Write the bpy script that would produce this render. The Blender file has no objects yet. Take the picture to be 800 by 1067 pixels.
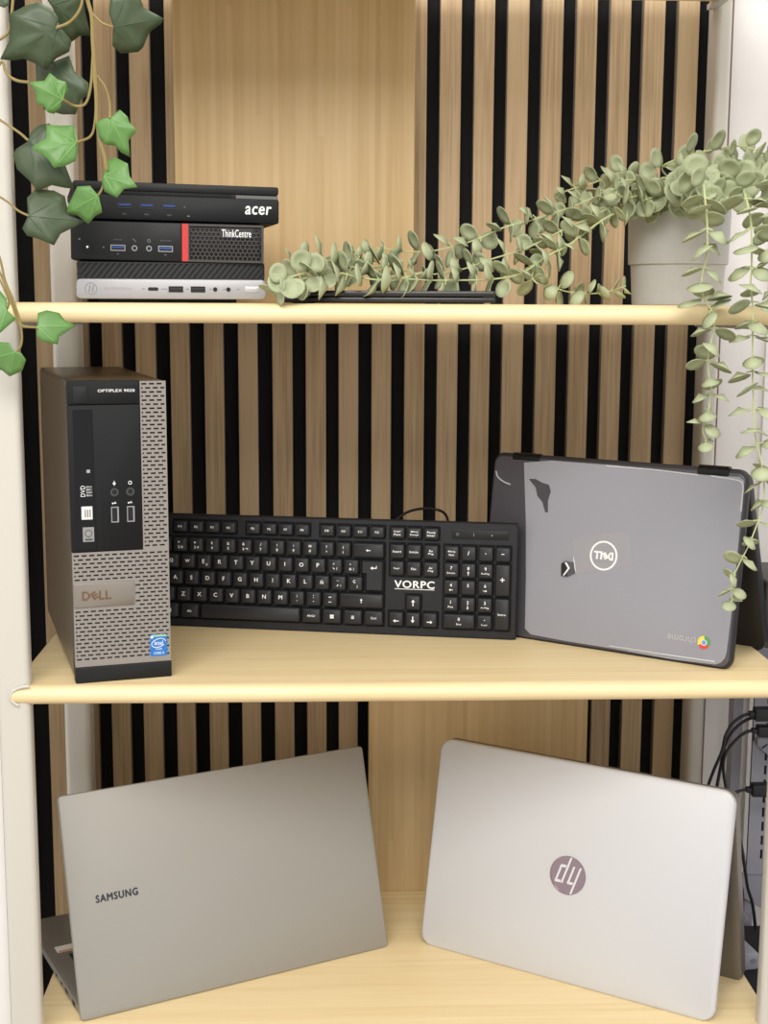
import bpy, bmesh, math, random
from mathutils import Vector, Matrix
PI = math.pi
random.seed(7)
S = bpy.context.scene
COL = S.collection
# ---------------------------------------------------------------- camera geometry
F, CX, CY = 1415.0, 400.0, 533.5
def _axes():
    Y = Vector((-62, -215, F)).normalized()
    n = Y.cross(Vector((1, 0.0045, 0))).normalized()
    if n.y < 0: n = -n
    Z = -n
    X = Y.cross(Z)
    if X.x < 0: X = -X
    return X, Y, Z
AX, AY, AZ = _axes()                      # world axes in camera coordinates (x right, y down, z forward)
CAM = Vector((0, -1.27, 0))
def ray(px, py):
    v = Vector(((px - CX) / F, (py - CY) / F, 1))
    return Vector((AX.dot(v), AY.dot(v), AZ.dot(v)))
def at(px, py, Y):                        # the place at depth Y that is seen at a pixel
    r = ray(px, py)
    return CAM + r * ((Y - CAM.y) / r.y)
cam = bpy.data.cameras.new('camera'); camo = bpy.data.objects.new('camera', cam); COL.objects.link(camo)
cr = Vector((AX.x, AY.x, AZ.x)); cd = Vector((AX.y, AY.y, AZ.y)); cf = Vector((AX.z, AY.z, AZ.z))
camo.matrix_world = Matrix(((cr.x, -cd.x, -cf.x, CAM.x), (cr.y, -cd.y, -cf.y, CAM.y), (cr.z, -cd.z, -cf.z, CAM.z), (0, 0, 0, 1)))
cam.sensor_fit = 'HORIZONTAL'; cam.sensor_width = 36; cam.lens = 36 * F / 800
cam.clip_start = 0.05
S.camera = camo

# ---------------------------------------------------------------- materials
def lin(c):
    return tuple(((v / 255) / 12.92 if v / 255 <= .04045 else ((v / 255 + .055) / 1.055) ** 2.4) for v in c) + (1,)
def mat(name, c, rough=.5, metal=0, coat=0, alpha=1, spec=.5, noise=0, nscale=200, bump=0, trans=0):
    m = bpy.data.materials.new(name); m.use_nodes = True
    nt = m.node_tree; p = nt.nodes['Principled BSDF']
    p.inputs['Base Color'].default_value = lin(c); p.inputs['Roughness'].default_value = rough
    p.inputs['Metallic'].default_value = metal; p.inputs['Coat Weight'].default_value = coat
    p.inputs['Alpha'].default_value = alpha; p.inputs['Specular IOR Level'].default_value = spec
    p.inputs['Transmission Weight'].default_value = trans
    if noise or bump:
        tc = nt.nodes.new('ShaderNodeTexCoord'); n = nt.nodes.new('ShaderNodeTexNoise')
        n.inputs['Scale'].default_value = nscale; n.inputs['Detail'].default_value = 4
        nt.links.new(tc.outputs['Object'], n.inputs['Vector'])
        if noise:
            r = nt.nodes.new('ShaderNodeMix'); r.data_type = 'RGBA'
            r.inputs['A'].default_value = lin([max(0, v * (1 - noise)) for v in c])
            r.inputs['B'].default_value = lin([min(255, v * (1 + noise)) for v in c])
            nt.links.new(n.outputs['Fac'], r.inputs['Factor']); nt.links.new(r.outputs['Result'], p.inputs['Base Color'])
        if bump:
            b = nt.nodes.new('ShaderNodeBump'); b.inputs['Strength'].default_value = bump; b.inputs['Distance'].default_value = .0005
            nt.links.new(n.outputs['Fac'], b.inputs['Height']); nt.links.new(b.outputs['Normal'], p.inputs['Normal'])
    return m
def wood(name, c1, c2, c3, grain, cross, strip, length, rough=.45, fine=.35, bias=0., sw_=.25):
    """strips running along `grain`, one colour per strip, fine fibres over them"""
    m = bpy.data.materials.new(name); m.use_nodes = True
    nt = m.node_tree; N = nt.nodes; L = nt.links; p = N['Principled BSDF']; p.inputs['Roughness'].default_value = rough
    tc = N.new('ShaderNodeTexCoord'); sp = N.new('ShaderNodeSeparateXYZ'); L.new(tc.outputs['Object'], sp.inputs[0])
    def M(op, a, b=None):
        x = N.new('ShaderNodeMath'); x.operation = op
        for i, v in enumerate((a, b)):
            if v is None: continue
            if isinstance(v, (int, float)): x.inputs[i].default_value = v
            else: L.new(v, x.inputs[i])
        return x.outputs[0]
    g = sp.outputs[grain]; c = sp.outputs[cross]
    sid = M('FLOOR', M('DIVIDE', M('ADD', c, bias), strip))
    w0 = N.new('ShaderNodeTexWhiteNoise'); w0.noise_dimensions = '1D'; L.new(sid, w0.inputs['W'])
    seg = M('FLOOR', M('ADD', M('DIVIDE', g, length), w0.outputs['Value']))
    cm = N.new('ShaderNodeCombineXYZ'); L.new(sid, cm.inputs[0]); L.new(seg, cm.inputs[1])
    w1 = N.new('ShaderNodeTexWhiteNoise'); w1.noise_dimensions = '2D'; L.new(cm.outputs[0], w1.inputs['Vector'])
    cb = N.new('ShaderNodeCombineXYZ')
    L.new(M('MULTIPLY', c, 420), cb.inputs[0]); L.new(M('MULTIPLY', g, 9), cb.inputs[1]); L.new(M('MULTIPLY', sid, 3.7), cb.inputs[2])
    n1 = N.new('ShaderNodeTexNoise'); n1.inputs['Scale'].default_value = 1; n1.inputs['Detail'].default_value = 5; L.new(cb.outputs[0], n1.inputs['Vector'])
    cb2 = N.new('ShaderNodeCombineXYZ')
    L.new(M('MULTIPLY', c, 90), cb2.inputs[0]); L.new(M('MULTIPLY', g, 5), cb2.inputs[1]); L.new(M('MULTIPLY', sid, 1.3), cb2.inputs[2])
    n2 = N.new('ShaderNodeTexNoise'); n2.inputs['Scale'].default_value = 1; n2.inputs['Detail'].default_value = 3; n2.inputs['Distortion'].default_value = .6
    L.new(cb2.outputs[0], n2.inputs['Vector'])
    v = M('ADD', M('ADD', M('MULTIPLY', w1.outputs['Value'], sw_), .1), M('ADD', M('MULTIPLY', n1.outputs['Fac'], fine), M('MULTIPLY', n2.outputs['Fac'], .5)))
    rp = N.new('ShaderNodeValToRGB'); L.new(v, rp.inputs[0])
    e = rp.color_ramp.elements
    e[0].position = .2; e[0].color = lin(c1); e[1].position = 1.0; e[1].color = lin(c3)
    k = e.new(.6); k.color = lin(c2)
    L.new(rp.outputs[0], p.inputs['Base Color'])
    return m
BAMX = wood('bamboo shelf', (214, 184, 130), (231, 208, 160), (240, 222, 180), 0, 1, .006, 1.1, .4, .35, 0, .16)
BAMZ = wood('bamboo panel', (188, 154, 104), (208, 177, 126), (221, 193, 145), 2, 0, .0065, .9, .5, .35, 0, .3)
OAK = wood('oak slat', (92, 72, 47), (158, 131, 95), (194, 168, 131), 2, 0, .0399, 90., .6, .8)
FELT = mat('black felt', (13, 13, 14), .95, noise=.3, nscale=900)
MDF = mat('slat core', (150, 135, 118), .8)
WHITE2 = mat('lighter post white', (246, 242, 232), .4)  # lighter copy of the post white, on the rear left post alone
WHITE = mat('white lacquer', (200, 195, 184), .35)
RAIL = mat('rail', (190, 186, 178), .4)
WALLP = mat('white wall paint', (226, 222, 218), .7, noise=.02, nscale=40)
BROWN = mat('brown edging', (118, 92, 78), .6)
FLOORM = wood('floor boards', (120, 100, 80), (150, 126, 100), (170, 146, 118), 0, 1, .12, 1.2)
BLK = mat('black plastic', (15, 15, 16), .5, spec=.25, bump=.05, nscale=1500)
BLK2 = mat('satin black plastic', (21, 21, 21), .45, spec=.3)
DEEP = mat('deep black', (7, 7, 8), .6)
GLOSSB = mat('gloss black', (12, 12, 13), .2, spec=.3)
SILV = mat('silver plastic', (164, 163, 165), .4, .2)
GREY = mat('grey print', (120, 120, 120), .5)
WPRINT = mat('white print', (235, 235, 232), .5)
RED = mat('red plastic', (196, 52, 44), .4)
BLUE = mat('blue port tongue', (44, 74, 150), .4)
STEEL = mat('port steel', (170, 170, 172), .3, .9)
def thing(name, label, cat, loc=(0, 0, 0), rotz=0, roty=0, group=None):
    o = bpy.data.objects.new(name, None); COL.objects.link(o); o.empty_display_size = .02
    o.location = loc; o.rotation_euler = (0, roty, rotz)
    o['label'] = label; o['category'] = cat
    if group: o['group'] = group
    return o
# ---------------------------------------------------------------- mesh builder
class B:
    def __init__(s): s.v = []; s.f = []; s.m = []
    def add(s, vs, fs, mi=0):
        k = len(s.v); s.v += [tuple(v) for v in vs]
        s.f += [tuple(i + k for i in f) for f in fs]; s.m += [mi] * len(fs); return s
    def box(s, x0, x1, y0, y1, z0, z1, mi=0):
        v = [(x, y, z) for z in (z0, z1) for y in (y0, y1) for x in (x0, x1)]
        return s.add(v, [(0, 2, 3, 1), (4, 5, 7, 6), (0, 1, 5, 4), (2, 6, 7, 3), (0, 4, 6, 2), (1, 3, 7, 5)], mi)
    def loft(s, rings, mi=0, cap=True, closed=True):
        n = len(rings[0]); v = [p for r in rings for p in r]; f = []
        for i in range(len(rings) - 1):
            for j in range(n if closed else n - 1):
                k = (j + 1) % n
                f.append((i * n + j, i * n + k, (i + 1) * n + k, (i + 1) * n + j))
        if cap: f.append(tuple(reversed(range(n)))); f.append(tuple((len(rings) - 1) * n + j for j in range(n)))
        return s.add(v, f, mi)
    def tube(s, pts, r, seg=8, mi=0):
        pts = [Vector(p) for p in pts]; rings = []; up = None
        for i, p in enumerate(pts):
            t = (pts[min(i + 1, len(pts) - 1)] - pts[max(i - 1, 0)]).normalized()
            if up is None: up = t.orthogonal().normalized()
            up = (up - t * up.dot(t)).normalized(); b = t.cross(up)
            rr = r[i] if isinstance(r, (list, tuple)) else r
            rings.append([p + up * (rr * math.cos(2 * PI * k / seg)) + b * (rr * math.sin(2 * PI * k / seg)) for k in range(seg)])
        return s.loft(rings, mi)
    def slab(s, x0, x1, z0, z1, y0, y1, r, bev=.001, mi=0, seg=6):
        """rounded rectangle in x,z, from y0 (front) to y1 with softened rims"""
        rr = []
        for ins, y in ((bev, y0), (bev * .3, y0 + bev * .3), (0, y0 + bev), (0, y1 - bev), (bev * .3, y1 - bev * .3), (bev, y1)):
            rr.append([(x, y, z) for x, z in rrect(x0 + ins, x1 - ins, z0 + ins, z1 - ins, max(r - ins, 1e-5), seg)])
        return s.loft(rr, mi)
    def cyl(s, x, z, y0, y1, r, seg=20, mi=0, r2=None):
        r2 = r if r2 is None else r2
        return s.loft([[(x + q * math.cos(2 * PI * k / seg), y, z + q * math.sin(2 * PI * k / seg)) for k in range(seg)] for y, q in ((y0, r), (y1, r2))], mi)
    def ring(s, x, z, y0, y1, ro, ri, seg=32, mi=0):
        c = [(math.cos(2 * PI * k / seg), math.sin(2 * PI * k / seg)) for k in range(seg)]
        R_ = [[(x + q * a, y, z + q * b) for a, b in c] for y, q in ((y1, ri), (y0, ri), (y0, ro), (y1, ro), (y1, ri))]
        return s.loft(R_, mi, cap=False)
    def poly(s, pts, y0, y1, mi=0):
        """prism of an x,z outline between two y planes"""
        return s.loft([[(x, y0, z) for x, z in pts], [(x, y1, z) for x, z in pts]], mi)
    def plate(s, x0, x1, z0, z1, holes, y0, y1, mi=0):
        """flat plate facing -y with rectangular holes"""
        q = lambda v: round(v, 6)
        holes = [tuple(map(q, h)) for h in holes]
        xs = sorted({q(x0), q(x1)} | {h[0] for h in holes} | {h[1] for h in holes}); zs = sorted({q(z0), q(z1)} | {h[2] for h in holes} | {h[3] for h in holes})
        xs = [x for x in xs if q(x0) <= x <= q(x1)]; zs = [z for z in zs if q(z0) <= z <= q(z1)]
        nx, nz = len(xs) - 1, len(zs) - 1
        sol = [[True] * nz for _ in range(nx)]
        for h in holes:
            for i in range(nx):
                if h[0] - 1e-7 <= xs[i] and xs[i + 1] <= h[1] + 1e-7:
                    for j in range(nz):
                        if h[2] - 1e-7 <= zs[j] and zs[j + 1] <= h[3] + 1e-7: sol[i][j] = False
        ok = lambda i, j: 0 <= i < nx and 0 <= j < nz and sol[i][j]
        for i in range(nx):
            for j in range(nz):
                if not sol[i][j]: continue
                a, b, c, d = xs[i], xs[i + 1], zs[j], zs[j + 1]
                s.add([(a, y0, c), (b, y0, c), (b, y0, d), (a, y0, d)], [(0, 1, 2, 3)], mi)
                s.add([(a, y1, c), (b, y1, c), (b, y1, d), (a, y1, d)], [(3, 2, 1, 0)], mi)
                if not ok(i - 1, j): s.add([(a, y0, c), (a, y0, d), (a, y1, d), (a, y1, c)], [(0, 1, 2, 3)], mi)
                if not ok(i + 1, j): s.add([(b, y0, c), (b, y1, c), (b, y1, d), (b, y0, d)], [(0, 1, 2, 3)], mi)
                if not ok(i, j - 1): s.add([(a, y0, c), (a, y1, c), (b, y1, c), (b, y0, c)], [(0, 1, 2, 3)], mi)
                if not ok(i, j + 1): s.add([(a, y0, d), (b, y0, d), (b, y1, d), (a, y1, d)], [(0, 1, 2, 3)], mi)
        return s
    def text(s, t, x0, x1, z0, z1, y0=0, ex=.0001, mi=0, bold=0., flip=False, shear=0., keep=False):
        """lettering stretched into the box x0..x1, z0..z1 on the plane y0 (reads from -y)"""
        vs, fs = letters(t, bold, shear)
        ax = min(v[0] for v in vs); bx = max(v[0] for v in vs); az = min(v[1] for v in vs); bz = max(v[1] for v in vs)
        kx = (x1 - x0) / max(bx - ax, 1e-6); kz = (z1 - z0) / max(bz - az, 1e-6)
        ox, oz = x0, z0
        if keep:
            k = min(kx, kz); ox = (x0 + x1) / 2 - (bx - ax) * k / 2; oz = (z0 + z1) / 2 - (bz - az) * k / 2; kx = kz = k
        out = []
        for a, b in vs:
            x = ox + (a - ax) * kx; z = oz + (b - az) * kz
            if flip: x = x0 + x1 - x; z = z0 + z1 - z
            out.append((x, y0 - ex, z))
        if bold:
            q = bold * kx * .8; h = bold * kz * .6
            for n_, (dx, dz) in enumerate(((-q, 0), (q, 0), (0, -h), (0, h))): s.add([(x + dx, y - .00001 * (n_ + 1), z + dz) for x, y, z in out], fs, mi)
        return s.add(out, fs, mi)
    def build(s, name, mats, parent=None, smooth=30, label=None):
        me = bpy.data.meshes.new(name); me.from_pydata(s.v, [], s.f)
        for m in (mats if isinstance(mats, (list, tuple)) else [mats]): me.materials.append(m)
        me.polygons.foreach_set('material_index', s.m)
        bm = bmesh.new(); bm.from_mesh(me); bmesh.ops.recalc_face_normals(bm, faces=bm.faces); bm.to_mesh(me); bm.free()
        me.update()
        if smooth:
            me.polygons.foreach_set('use_smooth', [True] * len(me.polygons)); me.set_sharp_from_angle(angle=math.radians(smooth))
        o = bpy.data.objects.new(name, me); COL.objects.link(o)
        if parent: o.parent = parent
        if label: o['label'] = label
        return o
def rrect(x0, x1, z0, z1, r, seg=6):
    out = []
    for cx, cz, a in ((x1 - r, z1 - r, 0), (x0 + r, z1 - r, 90), (x0 + r, z0 + r, 180), (x1 - r, z0 + r, 270)):
        for k in range(seg + 1):
            t = math.radians(a + 90 * k / seg); out.append((cx + r * math.cos(t), cz + r * math.sin(t)))
    return out
_lt = {}
def letters(t, bold, shear):
    key = (t, bold, shear)
    if key not in _lt:
        cu = bpy.data.curves.new('t', 'FONT'); cu.body = t; cu.shear = shear; cu.space_character = 1 + bold * 3; cu.resolution_u = 3
        cu.fill_mode = 'FRONT' if hasattr(cu, 'fill_mode') else 'FRONT'
        ob = bpy.data.objects.new('t', cu); COL.objects.link(ob)
        dg = bpy.context.evaluated_depsgraph_get(); me = bpy.data.meshes.new_from_object(ob.evaluated_get(dg))
        vs = [(v.co.x, v.co.y) for v in me.vertices]; fs = [tuple(p.vertices) for p in me.polygons]
        bpy.data.objects.remove(ob); bpy.data.meshes.remove(me); bpy.data.curves.remove(cu)
        if not vs: vs = [(0, 0), (.6, 0), (.6, .6), (0, .6)]; fs = [(0, 1, 2, 3)]
        _lt[key] = (vs, fs)
    return _lt[key]
def spline(pts, n=6):
    pts = [Vector(p) for p in pts]
    if len(pts) < 3: return pts
    P = [pts[0] * 2 - pts[1]] + pts + [pts[-1] * 2 - pts[-2]]; out = []
    for i in range(1, len(P) - 2):
        a, b, c, d = P[i - 1:i + 3]
        for k in range(n):
            t = k / n
            out.append(.5 * ((2 * b) + (c - a) * t + (2 * a - 5 * b + 4 * c - d) * t * t + (3 * b - a - 3 * c + d) * t ** 3))
    out.append(pts[-1]); return out
def structure(o): o['kind'] = 'structure'; return o

# ---------------------------------------------------------------- the place
ZT, ZM, ZB, ZU = .002, -.362, -.727, .366         # tops of the shelves
FLOOR = -1.46
WALLY = .388
structure(B().box(-1.2, 1.4, -2.2, .45, FLOOR - .02, FLOOR).build('floor', FLOORM))
b = B(); b.box(-.62, .478, .4005, .42, FLOOR, 1.1, 1)
GAPS = [(-90, -75), (-55, -40), (-19, -4), (16, 37.5), (56.5, 71.5), (91, 106), (125.8, 140.8), (161, 177), (196.5, 212.5), (232, 248), (267.6, 283.7), (304, 318.6), (339, 353), (373, 387.6), (407.5, 422), (442, 456), (476.8, 490.8), (510.3, 524), (545, 559), (579.5, 593.4), (613.6, 627.5), (647.5, 661), (682, 696), (716.5, 720)]
for (q0, q1), (q2, q3) in zip(GAPS, GAPS[1:]):
    xa, xb = at(q1, 340, WALLY).x, at(q2, 340, WALLY).x
    b.box(xa, xb, WALLY, .4005, FLOOR, 1.1, 0)
    b.box(xa - .0004, xa, WALLY + .0006, .4005, FLOOR, 1.1, 2); b.box(xb, xb + .0004, WALLY + .0006, .4005, FLOOR, 1.1, 2)
structure(b.build('wall_back', [OAK, FELT, MDF], smooth=0))
structure(B().box(.478, .484, .385, .42, FLOOR, 1.1).build('trim_1', BROWN, smooth=0))
b = B().box(.484, 1.4, .395, .42, FLOOR, 1.1)
xs = at(779.5, 760, .39).x
b.box(xs, 1.4, .389, .395, FLOOR, 1.1)
structure(b.build('wall_right', WALLP, smooth=0))
structure(B().box(-1.2, -.3190, .030, .040, FLOOR, 1.1).build('wall_left', WALLP, smooth=0))

# ---------------------------------------------------------------- shelving unit
unit = thing('shelving_unit', 'tall white open shelving unit with bamboo shelves in front of the slatted wall', 'shelf', (0, 0, FLOOR))
XL, XR, TH, DEP = -.2995, .460, .0185, .342
def shelf(z):
    z -= FLOOR
    # nose profile in y,z
    prof = []
    for k in range(9):
        a = PI / 2 + PI * k / 8
        prof.append((.010 + .010 * math.cos(a), -TH / 2 + TH / 2 * math.sin(a)))
    prof += [(DEP, -TH), (DEP, 0)]
    def ring(x, d, h):   # d pushes nose back, h shrinks height
        return [(x, max(y, d) if y < .02 else y, z - TH / 2 + (q + TH / 2) * (h if y < .02 else 1)) for y, q in prof]
    rings = []
    for k in range(7):
        a = PI / 2 * k / 6
        rings.append([(XL + .007 * (1 - math.sin(a)), y + .006 * (1 - math.sin(a)) if y < .02 else y, z - TH / 2 + (q + TH / 2) * (.55 + .45 * math.sin(a) if y < .02 else 1)) for y, q in prof])
    rr = [[(XL + XR - x, y, q) for x, y, q in r] for r in reversed(rings)]
    B().loft(rings + rr).build('shelf', BAMX, unit, smooth=40)
    for sx in (-1, 1):
        xi = -.2825 if sx < 0 else .4425; xe = XL - .0012 if sx < 0 else XR + .0012
        pts = [(xi, .001, z + .0012)] + [(xi + (xe - xi) * math.sin(a), .001, z - TH / 2 + (TH / 2 + .0012) * math.cos(a)) for a in [PI * k / 10 for k in range(1, 9)]]
        B().tube(spline(pts, 2), .0013, 8).build('edge_trim', WHITE, unit)
        B().box(xi - (.012 if sx < 0 else -.002), xi + (-.002 if sx < 0 else .012), .02, .36, z - TH - .006, z - TH).build('side_rail', RAIL, unit)
for z in (ZT, ZM, ZB, ZU): shelf(z)
def post(x0, x1, y0, y1, r, z1, m=WHITE):
    b = B(); h = z1 - FLOOR
    b.loft([[(x, y, z) for x, y in rrect(x0, x1, y0, y1, r, 5)] for z in (0, h)])
    b.build('post', m, unit, smooth=40)
post(-.3135, -.2832, .0035, .024, .006, .8); post(.4427, .473, .0035, .024, .006, .8)
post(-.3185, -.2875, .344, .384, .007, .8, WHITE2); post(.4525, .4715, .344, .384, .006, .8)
def panel(pxl, pxr, py, za, zb):
    xa, xb = at(pxl, py, .343).x, at(pxr, py, .343).x
    B().slab(xa, xb, za - FLOOR, zb - FLOOR, .343, .357, .004, .002).build('back_panel', BAMZ, unit, smooth=40)
panel(180.5, 432.5, 100, ZT - TH, ZU); panel(384, 612, 760, ZB - TH, ZM - TH - .0005)

# ---------------------------------------------------------------- small electronics helpers
def usb(p, x, z, w=.0135, h=.0055, horizontal=True, tongue=BLUE, frame=STEEL, name='usb_port'):
    if not horizontal: w, h = h, w
    f = B(); f.plate(x - w / 2, x + w / 2, z - h / 2, z + h / 2, [(x - w / 2 + .0007, x + w / 2 - .0007, z - h / 2 + .0007, z + h / 2 - .0007)], -.0007, .002)
    o = f.build(name, frame, p, smooth=0)
    B().box(x - w / 2 + .0007, x + w / 2 - .0007, -.00025, .0003, z - h / 2 + .0007, z + h / 2 - .0007).build('opening', DEEP, o, smooth=0)
    t = B()
    if horizontal: t.box(x - w / 2 + .0012, x + w / 2 - .0012, -.0006, .0003, z - .0001, z + h / 2 - .0014)
    else: t.box(x - w / 2 + .0014, x + .0001, -.0006, .0003, z - h / 2 + .0012, z + h / 2 - .0012)
    t.build('tongue', tongue, o, smooth=0)
def jack(p, x, z, r=.0026, frame=STEEL):
    o = B().ring(x, z, -.0007, .001, r, r * .68).build('audio_jack', frame, p)
    B().cyl(x, z, -.0001, .0004, r * .7).build('opening', DEEP, o)
def put(p, kind, m, fn, smooth=0, label=None):
    b = B(); fn(b); return b.build(kind, m, p, smooth=smooth, label=label)
G = 'mini computers stacked on the top shelf'
# bottom mini computer
t = thing('mini_computer', 'silver and black mini computer with diagonal vents, lowest of the stack of three', 'computer', (-.2315, .026, ZT), math.radians(8), 0, G)
W = .1775; Z0 = .0035
put(t, 'body', mat('dark metal shell', (40, 40, 42), .4, .4), lambda b: b.slab(.001, W - .001, Z0 + .001, Z0 + .033, .006, .175, .004, .001), 40)
put(t, 'lower_bezel', SILV, lambda b: b.slab(0, W, Z0, Z0 + .0185, 0, .012, .0045, .0012), 40)
put(t, 'foot', BLK, lambda b: (b.box(.02, .15, .012, .165, 0, Z0 + .001)))
def vents(b):
    za, zb = Z0 + .0185, Z0 + .0345
    b.slab(.001, W - .001, za, zb, .0035, .012, .003, .001)
    b.box(.0015, W - .0015, .0012, .004, zb - .0016, zb - .0004); b.box(.0015, W - .0015, .0012, .004, za, za + .001)
    n = 31
    for k in range(-2, n):
        xa = .004 + k * .0056; s_ = .011; hh = zb - za - .0026
        lo, hi = 0., 1.
        if xa < .002: lo = (.002 - xa) / s_
        if xa + .003 + s_ > W - .002: hi = (W - .002 - xa - .003) / s_
        if hi <= lo: continue
        p = [(xa + s_ * lo, za + .001 + hh * lo), (xa + .003 + s_ * lo, za + .001 + hh * lo), (xa + .003 + s_ * hi, za + .001 + hh * hi), (xa + s_ * hi, za + .001 + hh * hi)]
        b.poly(p, .0008, .004)
put(t, 'vent_grille', mat('vent black', (24, 24, 25), .45), vents)
def l(b):
    x, z = .0135, Z0 + .0093
    b.ring(x, z, -.00015, .001, .0056, .0051)
    for dx in (-.0018, .0012): b.poly([(x + dx - .0006, z - .0035), (x + dx + .0002, z - .0035), (x + dx + .0016, z + .0035), (x + dx + .0008, z + .0035)], -.00015, .001)
put(t, 'logo', mat('etched grey', (128, 128, 132), .4, .3), l)
put(t, 'lettering', mat('etched pink grey', (160, 142, 140), .5), lambda b: b.text('ELITEDESK', .026, .052, Z0 + .0083, Z0 + .0106, 0, .0001))
put(t, 'usb_c_port', DEEP, lambda b: b.slab(.066, .0758, Z0 + .0077, Z0 + .0109, -.0003, .002, .0015, .0002))
for x in (.092, .1128): usb(t, x, Z0 + .0092, .0135, .0055, True, mat('dark tongue', (40, 40, 42), .5), DEEP)
for x in (.129, .1415): jack(t, x, Z0 + .0093, .002, DEEP)
put(t, 'power_button', mat('bright silver', (182, 181, 181), .3, .3), lambda b: b.slab(.157, .171, Z0 + .0066, Z0 + .0122, -.0005, .001, .0012, .0003), 40)
put(t, 'icons', GREY, lambda b: [b.box(x, x + .0026, -.0001, .0002, Z0 + .009, Z0 + .0098) for x in (.0605, .0785, .0815, .1015, .1235, .1365, .1495)])
# middle mini computer
t = thing('mini_computer', 'black mini computer with a red stripe and honeycomb grille, middle of the stack of three', 'computer', (-.2365, .03, ZT + .0395), math.radians(5), math.radians(.8), G)
W, H = .1795, .0362
put(t, 'body', mat('matte black shell', (16, 16, 17), .5, spec=.3, bump=.05, nscale=1500), lambda b: b.slab(0, W, 0, H, .002, .18, .0022, .0008), 40)
XG = .1085
put(t, 'front_plate', BLK2, lambda b: b.slab(.0004, .1025, .0006, H - .0006, 0, .004, .002, .0006), 40)
put(t, 'red_stripe', RED, lambda b: b.box(.1028, XG, -.0003, .004, .0008, H - .0008))
def hexes(b):
    b.plate(XG, W - .0004, .0006, H - .0006, [(XG + .0012, W - .0022, .0026, H - .0026)], 0, .0035)
    p = .0042; r0 = p / math.sqrt(3); ri = r0 * .80; row = 0; z = .003 + p * .3
    while z < H - .0035:
        x = XG + .003 + (p / 2 if row % 2 else 0)
        while x < W - .0042:
            c = [(math.cos(PI / 6 + PI / 3 * k), math.sin(PI / 6 + PI / 3 * k)) for k in range(6)]
            R_ = [[(x + q * a, y, z + q * d) for a, d in c] for y, q in ((.003, ri), (.0003, ri), (.0003, r0 * 1.01), (.003, r0 * 1.01))]
            b.loft(R_, 0, cap=False); x += p
        z += p * .866; row += 1
    b.box(XG, W - .001, .0028, .0034, .001, H - .001, 1)
g = put(t, 'honeycomb_grille', [mat('grille grey', (66, 62, 58), .4, .2), DEEP], hexes)
put(g, 'lettering', WPRINT, lambda b: (b.box(.140, .168, -.0001, .0003, .0225, .0322, 0) if False else b.text('ThinkCentre', .140, .1675, .0243, .0312, -.0002, .0002, 0, .012)))
put(g, 'letter_backing', mat('grille solid', (40, 39, 38), .4), lambda b: b.box(.1385, .169, -.0001, .003, .0232, .0325))
o = put(t, 'power_button', GLOSSB, lambda b: (b.cyl(.0155, .012, -.0004, .002, .0056), b.cyl(.0155, .012, -.0011, .002, .0044)), 40)
put(o, 'light', mat('white dot', (240, 240, 240), .4), lambda b: b.cyl(.0155, .012, -.0014, 0, .0011))
usb(t, .0435, .0118); usb(t, .0875, .0118)
for x in (.0588, .0722): jack(t, x, .0118)
put(t, 'icons', GREY, lambda b: (b.text('10 (5) SS', .040, .047, .0186, .0199), b.text('SS /10 4(5)', .083, .0925, .0186, .0199), b.poly([(.057, .0205), (.0578, .0205), (.0605, .0178), (.0597, .0178)], -.0001, .001),
    b.ring(.0722, .019, -.0001, .001, .0016, .0011), b.cyl(.0082, .019, -.0001, .001, .0008), b.cyl(.0302, .012, -.0001, .001, .0007), b.box(.0425, .0443, -.0001, .001, .006, .0066), b.box(.0865, .0883, -.0001, .001, .006, .0066)))
# top mini computer
t = thing('mini_computer', 'slim black mini computer with three blue ports and a white logo, topmost of the stack', 'computer', (-.2355, .045, ZT + .0782), math.radians(12), math.radians(.5), G)
W, H = .1955, .0352
put(t, 'body', mat('black shell', (14, 14, 15), .5, spec=.3, bump=.05, nscale=1500), lambda b: b.slab(0, W, 0, .0232, 0, .19, .002, .0008), 40)
put(t, 'top_cover', BLK2, lambda b: (b.slab(0, W, .0272, H, .002, .19, .0022, .001), b.slab(.001, W - .001, .022, .029, .0035, .188, .001, .0005)), 40)
def strip(b):
    n = 60
    for k in range(n): b.box(.006 + k * .0024, .0072 + k * .0024, .0024, .004, .0238, .0266)
put(t, 'vent_strip', BLK, strip)
put(t, 'metal_strip', mat('dark chrome', (120, 118, 115), .25, .8), lambda b: b.box(.1535, W - .0008, .0004, .004, .0232, .0262))
for x in (.0475, .0685, .0895): usb(t, x, .0135, .0135, .0055, True, BLUE, mat('port rim', (60, 60, 64), .3, .6))
put(t, 'audio_jack', DEEP, lambda b: b.cyl(.029, .0125, -.0003, .001, .0018))
put(t, 'icons', GREY, lambda b: [b.text('SS<', x - .0022, x + .0022, .0048, .0062) for x in (.0475, .0685, .0895)] + [b.box(.1065, .109, -.0001, .001, .0045, .0056), b.cyl(.104, .0135, -.0001, .001, .0006)])
put(t, 'lettering', WPRINT, lambda b: b.text('acer', .1625, .188, .0085, .0162, 0, .0004, 0, .03, False, .15))

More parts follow.
